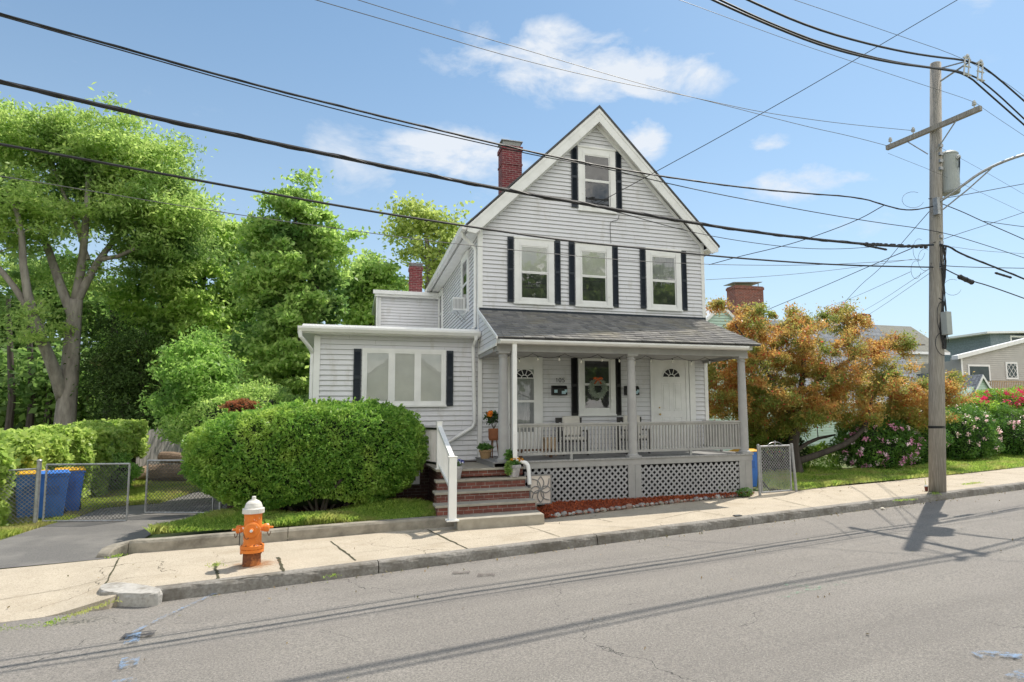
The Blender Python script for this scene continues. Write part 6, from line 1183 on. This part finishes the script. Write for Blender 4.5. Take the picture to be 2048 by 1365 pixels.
wire('thin wire from the top edge to the bracket on top of the pole',[(1520,-22),(1589,0),(1799,72),(1919,113),(2004,160),(2048,193),(2120,250)],.006,.9,m=m_cableg)
wire('thin wire from the top edge to the crossarm end nearest the road',[(1290,-24),(1359,0),(1574,80),(1694,120),(1830,165),(1948,203),(1964,216),(2048,272),(2120,320)],.005,1.1,m=m_cableg)
wire('lower of the two black feeder cables sweeping down to the pole bracket',[(1370,-28),(1424,0),(1529,47),(1649,95),(1774,125),(1869,137),(1930,146),(1974,185),(2048,250),(2110,305)],.024,.95)
wire('middle black feeder cable sweeping down to the pole bracket',[(1385,-28),(1439,0),(1544,49),(1664,95),(1804,129),(1935,143),(1984,178),(2048,238),(2110,296)],.022,.85)
wire('upper black feeder cable passing over the pole bracket',[(1440,-28),(1494,0),(1624,57),(1749,92),(1849,112),(1944,122),(1979,142),(2048,202),(2110,258)],.024,1.05)
a=onY(1188,411,-.10); b=onY(1914,0,-4.0); b2=b+(b-a)*.25
mid=(a+b)/2-[0,0,.12]; wire('straight service drop rising from the attic window to the top right',None,.010,P=[a,mid,b,b2])
t=thing('service_bracket','small looped cable clamp fixed to the wall under the attic window','cable clamp',a); MB().tube([a+[.02*math.cos(q),-.02,.12+.12*math.sin(q)] for q in np.linspace(-1.5,4.2,14)],.009,5).build('loop',m_cable,t); MB().box(a[0]-.05,-.08,a[2]-.04,a[0]+.07,-.016,a[2]+.02).build('clamp',m_galv,t)
s0=onY(1235,428,-.03); wire('thin cable stapled down the clapboards below the attic window',None,.007,P=[onY(1238,430,-.03),onY(1237,441,-.03),onY(1221,443,-.03),onY(1220,455,-.03),onY(1222,487,-.03)])
a=onX(1420,528,HW+.05) if False else onY(1418,530,.6); b=vp(1768,411,.12)
wire('service drop dipping from the right eave of the house to the pole cables',None,.011,P=[a,onY(1480,513,0),onY(1558,495,-.8),onY(1619,477,-1.3),onY(1716,441,-2.2),b])
a=onY(1450,656,12); Pl=[a,onY(1544,616,9),onY(1646,574,5),onY(1743,531,1),vp(1824,497,0)]; wire('dark service wire running down behind the copper tree to the mint green house',None,.012,P=Pl)
wire('steep wire running from the pole down to the mint green roof',None,.010,P=[onY(1663,636,12),onY(1716,574,7),onY(1763,536,3),onY(1804,486,0),vp(1858,424,0)])
for lab,a,b in (('faint thin wire, leftmost of three fanning down to the mint green roof',(1646,616),(1821,544)),('faint thin wire, middle of three fanning down to the mint green roof',(1705,633),(1860,537)),('faint thin wire, rightmost of three fanning down behind the copper tree',(1688,658),(1862,545))): wire(lab,None,.006,P=[onY(*a,11),(onY(*a,11)+vp(*b,0))/2-[0,0,.1],vp(*b,0)],m=m_cableg)
wire('thin slack wire drooping below the thick bundled cable right of the attic window',[(1183,412),(1233,424),(1358,459),(1460,480),(1591,497),(1674,499),(1738,495)],.007,.16)
wire('thin wire leading right from below the transformer',[(1857,398),(1890,397),(1935,389),(2048,368),(2120,356)],.010,.0)
wire('black wire falling right from the lamp bracket to the edge',[(1884,408),(1925,424),(1965,443),(2048,479),(2120,512)],.012,-.1)
wire('thin wire branching off to the right below the lamp bracket',[(1968,443),(2010,449),(2048,454),(2120,462)],.009,-.1)
wire('thin wire rising right across the fan of wires beside the pole',[(1866,486),(1920,467),(1974,450),(2048,425),(2120,400)],.008,.05)
wire('thick black cable descending right from the pole, continuing the bundle',[(1880,490),(1900,494),(1912,503),(1946,518),(1993,536),(2048,558),(2120,590)],.024,.15,twist=True,name='bundled_cable')
wire('level thin wire leading right from the lower pole clamps',[(1880,531),(1915,534),(1993,536),(2048,537),(2120,538)],.010,.1)
wire('lowest black cable descending right from the pole through a splice case',[(1880,533),(1895,541),(1917,552),(1945,563),(1975,571),(2048,597),(2120,624)],.015,.12)
wire('faint wire falling right from the crossarm to the edge',[(1776,307),(1890,352),(2048,426)],.004,.3,m=m_cableg)
wire('faint wire falling right past the top of the transformer',[(1882,296),(1960,338),(2048,389)],.004,.3,m=m_cableg)
wire('faint thin wire sagging right from behind the pole clamps',[(1905,494),(1960,502),(2048,508),(2110,512)],.005,.1,m=m_cableg)
wire('faint nearly level wire between house eave and pole',[(1412,560),(1560,552),(1700,537),(1824,519)],.005,.0,m=m_cableg)
def splice(label,a,b,r,off): p,q_=vp(*a,off),vp(*b,off); d=(q_-p)/np.linalg.norm(q_-p); mb=MB(); mb.lathe([(r*.5,0),(r,.03),(r,np.linalg.norm(q_-p)-.03),(r*.5,np.linalg.norm(q_-p))],p,10,d); t=thing('splice_case',label,'splice case',p,'cable splice cases'); mb.build('case',m_cable,t); mb=MB(); [mb.lathe([(r*1.15,0),(r*1.15,.02)],p+d*np.linalg.norm(q_-p)*f,10,d) for f in (.1,.5,.9)]; mb.build('bands',m_cable,t)
splice('black ribbed splice case on the lowest cable right of the pole',(1917,553),(1946,566),.06,.12); splice('slim dark splice case hanging under the thick cable near the right edge',(1990,546),(2023,556),.03,.15); splice('slim grey splice bar hanging under the thick bundle left of the pole',(1729,491),(1774,500),.025,.15)
mb=MB()
for k,(x,y,rx,ry) in enumerate(((1838,500,12,22),(1832,540,10,18),(1826,400,22,16),(1850,520,14,22),(1905,575,18,16))): mb.tube([vp(x+rx*math.cos(q),y+ry*math.sin(q),.1) for q in np.linspace(.3,5.2,14)],.005,4)
for k in range(14): x=1735+k*9+rng.normal(0,2); c=vp(x,489+ (x-1735)*.05,.14); mb.box(c[0]-.03,c[1]-.03,c[2]-.03,c[0]+.04,c[1]+.03,c[2]+.04)
t=mb.build('cable_loops',m_cable,None,label='tangle of thin slack cable loops and clips hanging around the utility pole',cat='cable')
# cup at the foot of the pole, phone on the walk
c=G(1853,983); t=thing('drink_cup','dark iced drink cup with a clear lid and yellow straw beside the pole foot','cup',c); MB().lathe([(.035,0),(.045,.12)],c,14).build('cup',mat('cola_red',(.16,.03,.02),None,3,.3),t); MB().lathe([(.045,.12),(.05,.125),(.05,.135),(.03,.16),(.005,.165)],c,14).build('lid',mat('clear_lid',(.75,.77,.75),None,3,.2),t); MB().tube([c+[0,0,.1],c+[-.03,0,.32]],.006,6).build('straw',mat('yellow_straw',(.6,.65,.1),None,3,.5),t)
c=G(1475,1033.5); t=thing('dropped_phone','small flat black phone lying on the sidewalk near the kerb','phone',c); MB().box(c[0]-.09,c[1]-.05,c[2]+.012,c[0]+.09,c[1]+.05,c[2]+.03).build('body',m_black,t,bevel=.008); MB().box(c[0]-.07,c[1]-.035,c[2]+.0305,c[0]+.07,c[1]+.035,c[2]+.0325).build('screen',mat('phone_screen',(.10,.13,.16),None,3,.1),t)
# ================================================================ ROAD MARKS, LITTER
def R_(x,y): d=ray(x,y); t=(GA-RH+GB*CC[0]+GC*CC[1]-CC[2])/(d[2]-GB*d[0]-GC*d[1]); return CC+t*d
def patchmat(name,col,dens=.5,sc=9):
    m=bpy.data.materials.new(name); m.use_nodes=True; N=m.node_tree.nodes; L=m.node_tree.links; b=N['Principled BSDF']; b.inputs['Base Color'].default_value=rgb(col); b.inputs['Roughness'].default_value=.85; tc=N.new('ShaderNodeTexCoord'); n=noise(N,L,tc.outputs['Object'],sc,5,.7); L.new(ramp(N,L,n,1-dens-.12,1-dens+.12),b.inputs['Alpha']); return m
m_bp=patchmat('blue_spray_paint',(.17,.27,.42),.42,14); m_gp=patchmat('green_spray_paint',(.16,.36,.22),.36,10); m_dp=patchmat('tar_patch',(.05,.05,.055),.55,9)
def strip(pts,w,m,name,h=.022):
    P=[R_(x,y)[:2] for x,y in pts]; P=np.array(chaikin(P,1)); D=np.gradient(P,axis=0);D=unit(D); V=[]
    for p,d in zip(P,D):
        for s in (-1,-.33,.33,1): q=p+np.array([-d[1],d[0]])*s*w/2; V.append((q[0],q[1],gz(*q)-RH+h))
    MB().add(V,[(i*4+j,(i+1)*4+j,(i+1)*4+j+1,i*4+j+1) for i in range(len(P)-1) for j in range(3)]).build(name,m,kind='structure')
strip([(430,1190),(360,1222),(300,1250),(268,1268)],.06,m_bp,'paint_mark'); strip([(245,1275),(310,1268)],.16,m_dp,'tar_patch',.018); strip([(268,1270),(262,1290)],.14,m_bp,'paint_mark'); strip([(262,1318),(255,1340)],.16,m_bp,'paint_mark'); strip([(250,1362),(240,1385)],.2,m_bp,'paint_mark')
strip([(1950,1314),(2000,1312),(2048,1318)],.16,m_bp,'paint_mark'); strip([(2030,1365),(2060,1350)],.2,m_bp,'paint_mark'); strip([(1560,1200),(1620,1182),(1690,1168)],.10,m_gp,'paint_mark'); strip([(1570,1172),(1620,1176)],.12,m_gp,'paint_mark')
strip([(905,1148),(940,1147)],.14,patchmat('oil_stain',(.13,.11,.10),.5,7),'oil_stain'); strip([(955,1153),(990,1152)],.16,bpy.data.materials['oil_stain'],'oil_stain')
def litter():
    C=[]; 
    for x,y in [(1220+700*0+1018,1018)][:0]: pass
    n=260; s_=rng.uniform(-5,18,n); d=-np.abs(rng.normal(0,.12,n))-.05; 
    for a,b in zip(s_,d): p=sv(a,b); C.append((p[0],p[1],gz(*p)-RH+.02))
    for i in range(120): p=sv(rng.uniform(-6,16),rng.uniform(-7,0)); C.append((p[0],p[1],gz(*p)-RH+.022))
    for i in range(60): s1=rng.uniform(-10,16);d1=rng.uniform(.3,2.4); p=sv(s1,d1); C.append((p[0],p[1],wz_(s1,d1)+.02))
    quads_mesh('leaf_litter',leaves(np.array(C),.045,2.5,.5),leafmat('litter_leaves',(.10,.12,.04),(.30,.20,.10),trans=.1),kind='stuff')
litter()
c=R_(1765,1020); MB().ell(c+[0,0,.03],(.06,.04,.025),8,6,.1,4).build('white_rock',mat('white_rock',(.65,.6,.5),None,5,.8),None,label='small white stone lying in the gutter left of the utility pole',cat='stone')
# ================================================================ ACROSS THE STREET (seen in the window reflections)
def opposite():
    z=gz(-6,-30); t=thing('opposite_house','pale yellow gabled house across the street, reflected in the big front window','house',(-6,-27,z)); x0,x1,y=-4.2,4.2,-26.; ym=y
    my=mat('yellow_siding',(.74,.69,.50),(.68,.62,.44),1,.6); mb=MB().prism([(x0,y-.02,z),(x1,y-.02,z),(x1,y-.02,z+3.9),((x0+x1)/2,y-.02,z+6.9),(x0,y-.02,z+3.9)],(0,-9,0)); mb.siding((x1,y,0),(-1,0,0),(0,1,0),z,z+6.8,lambda q:(0,x1-x0) if q<z+3.9 else ((q-z-3.9)*1.4,x1-x0-(q-z-3.9)*1.4),.24,.05); mb.build('wall',my,t)
    r=MB(); xm=(x0+x1)/2
    for s in (-1,1): r.prism([(xm,y+.4,z+7.15),(xm+s*4.7,y+.4,z+3.75),(xm+s*4.7,y+.4,z+3.55),(xm,y+.4,z+6.9)],(0,-9.6,0))
    r.build('roof',m_roofdark,t); w=MB()
    for cx in (-2.2,2.2): MB().box(cx-.5,y,z+1,cx+.5,y+.06,z+2.5).build('window',m_curt,t)
    for i,(x,yy,h) in enumerate(((9,-28,13),(15,-29,15),(22,-28,14),(-11,-26,9))):
        tree('street_tree',['leafy tree across the street, first right of the yellow house','large leafy tree across the street, second right of the yellow house','leafy tree across the street farthest to the right','leafy tree across the street left of the yellow house'][i],'tree',[([np.array([x,yy,z-.1]),np.array([x,yy,z+h*.4]),np.array([x+.3,yy,z+h*.8])],[.3,.22,.05])],[(np.array([x,yy,z+h*.65]),np.array([h*.38,h*.35,h*.34]),120)],.55,80,m_lC,m_bark2,.7)
opposite()
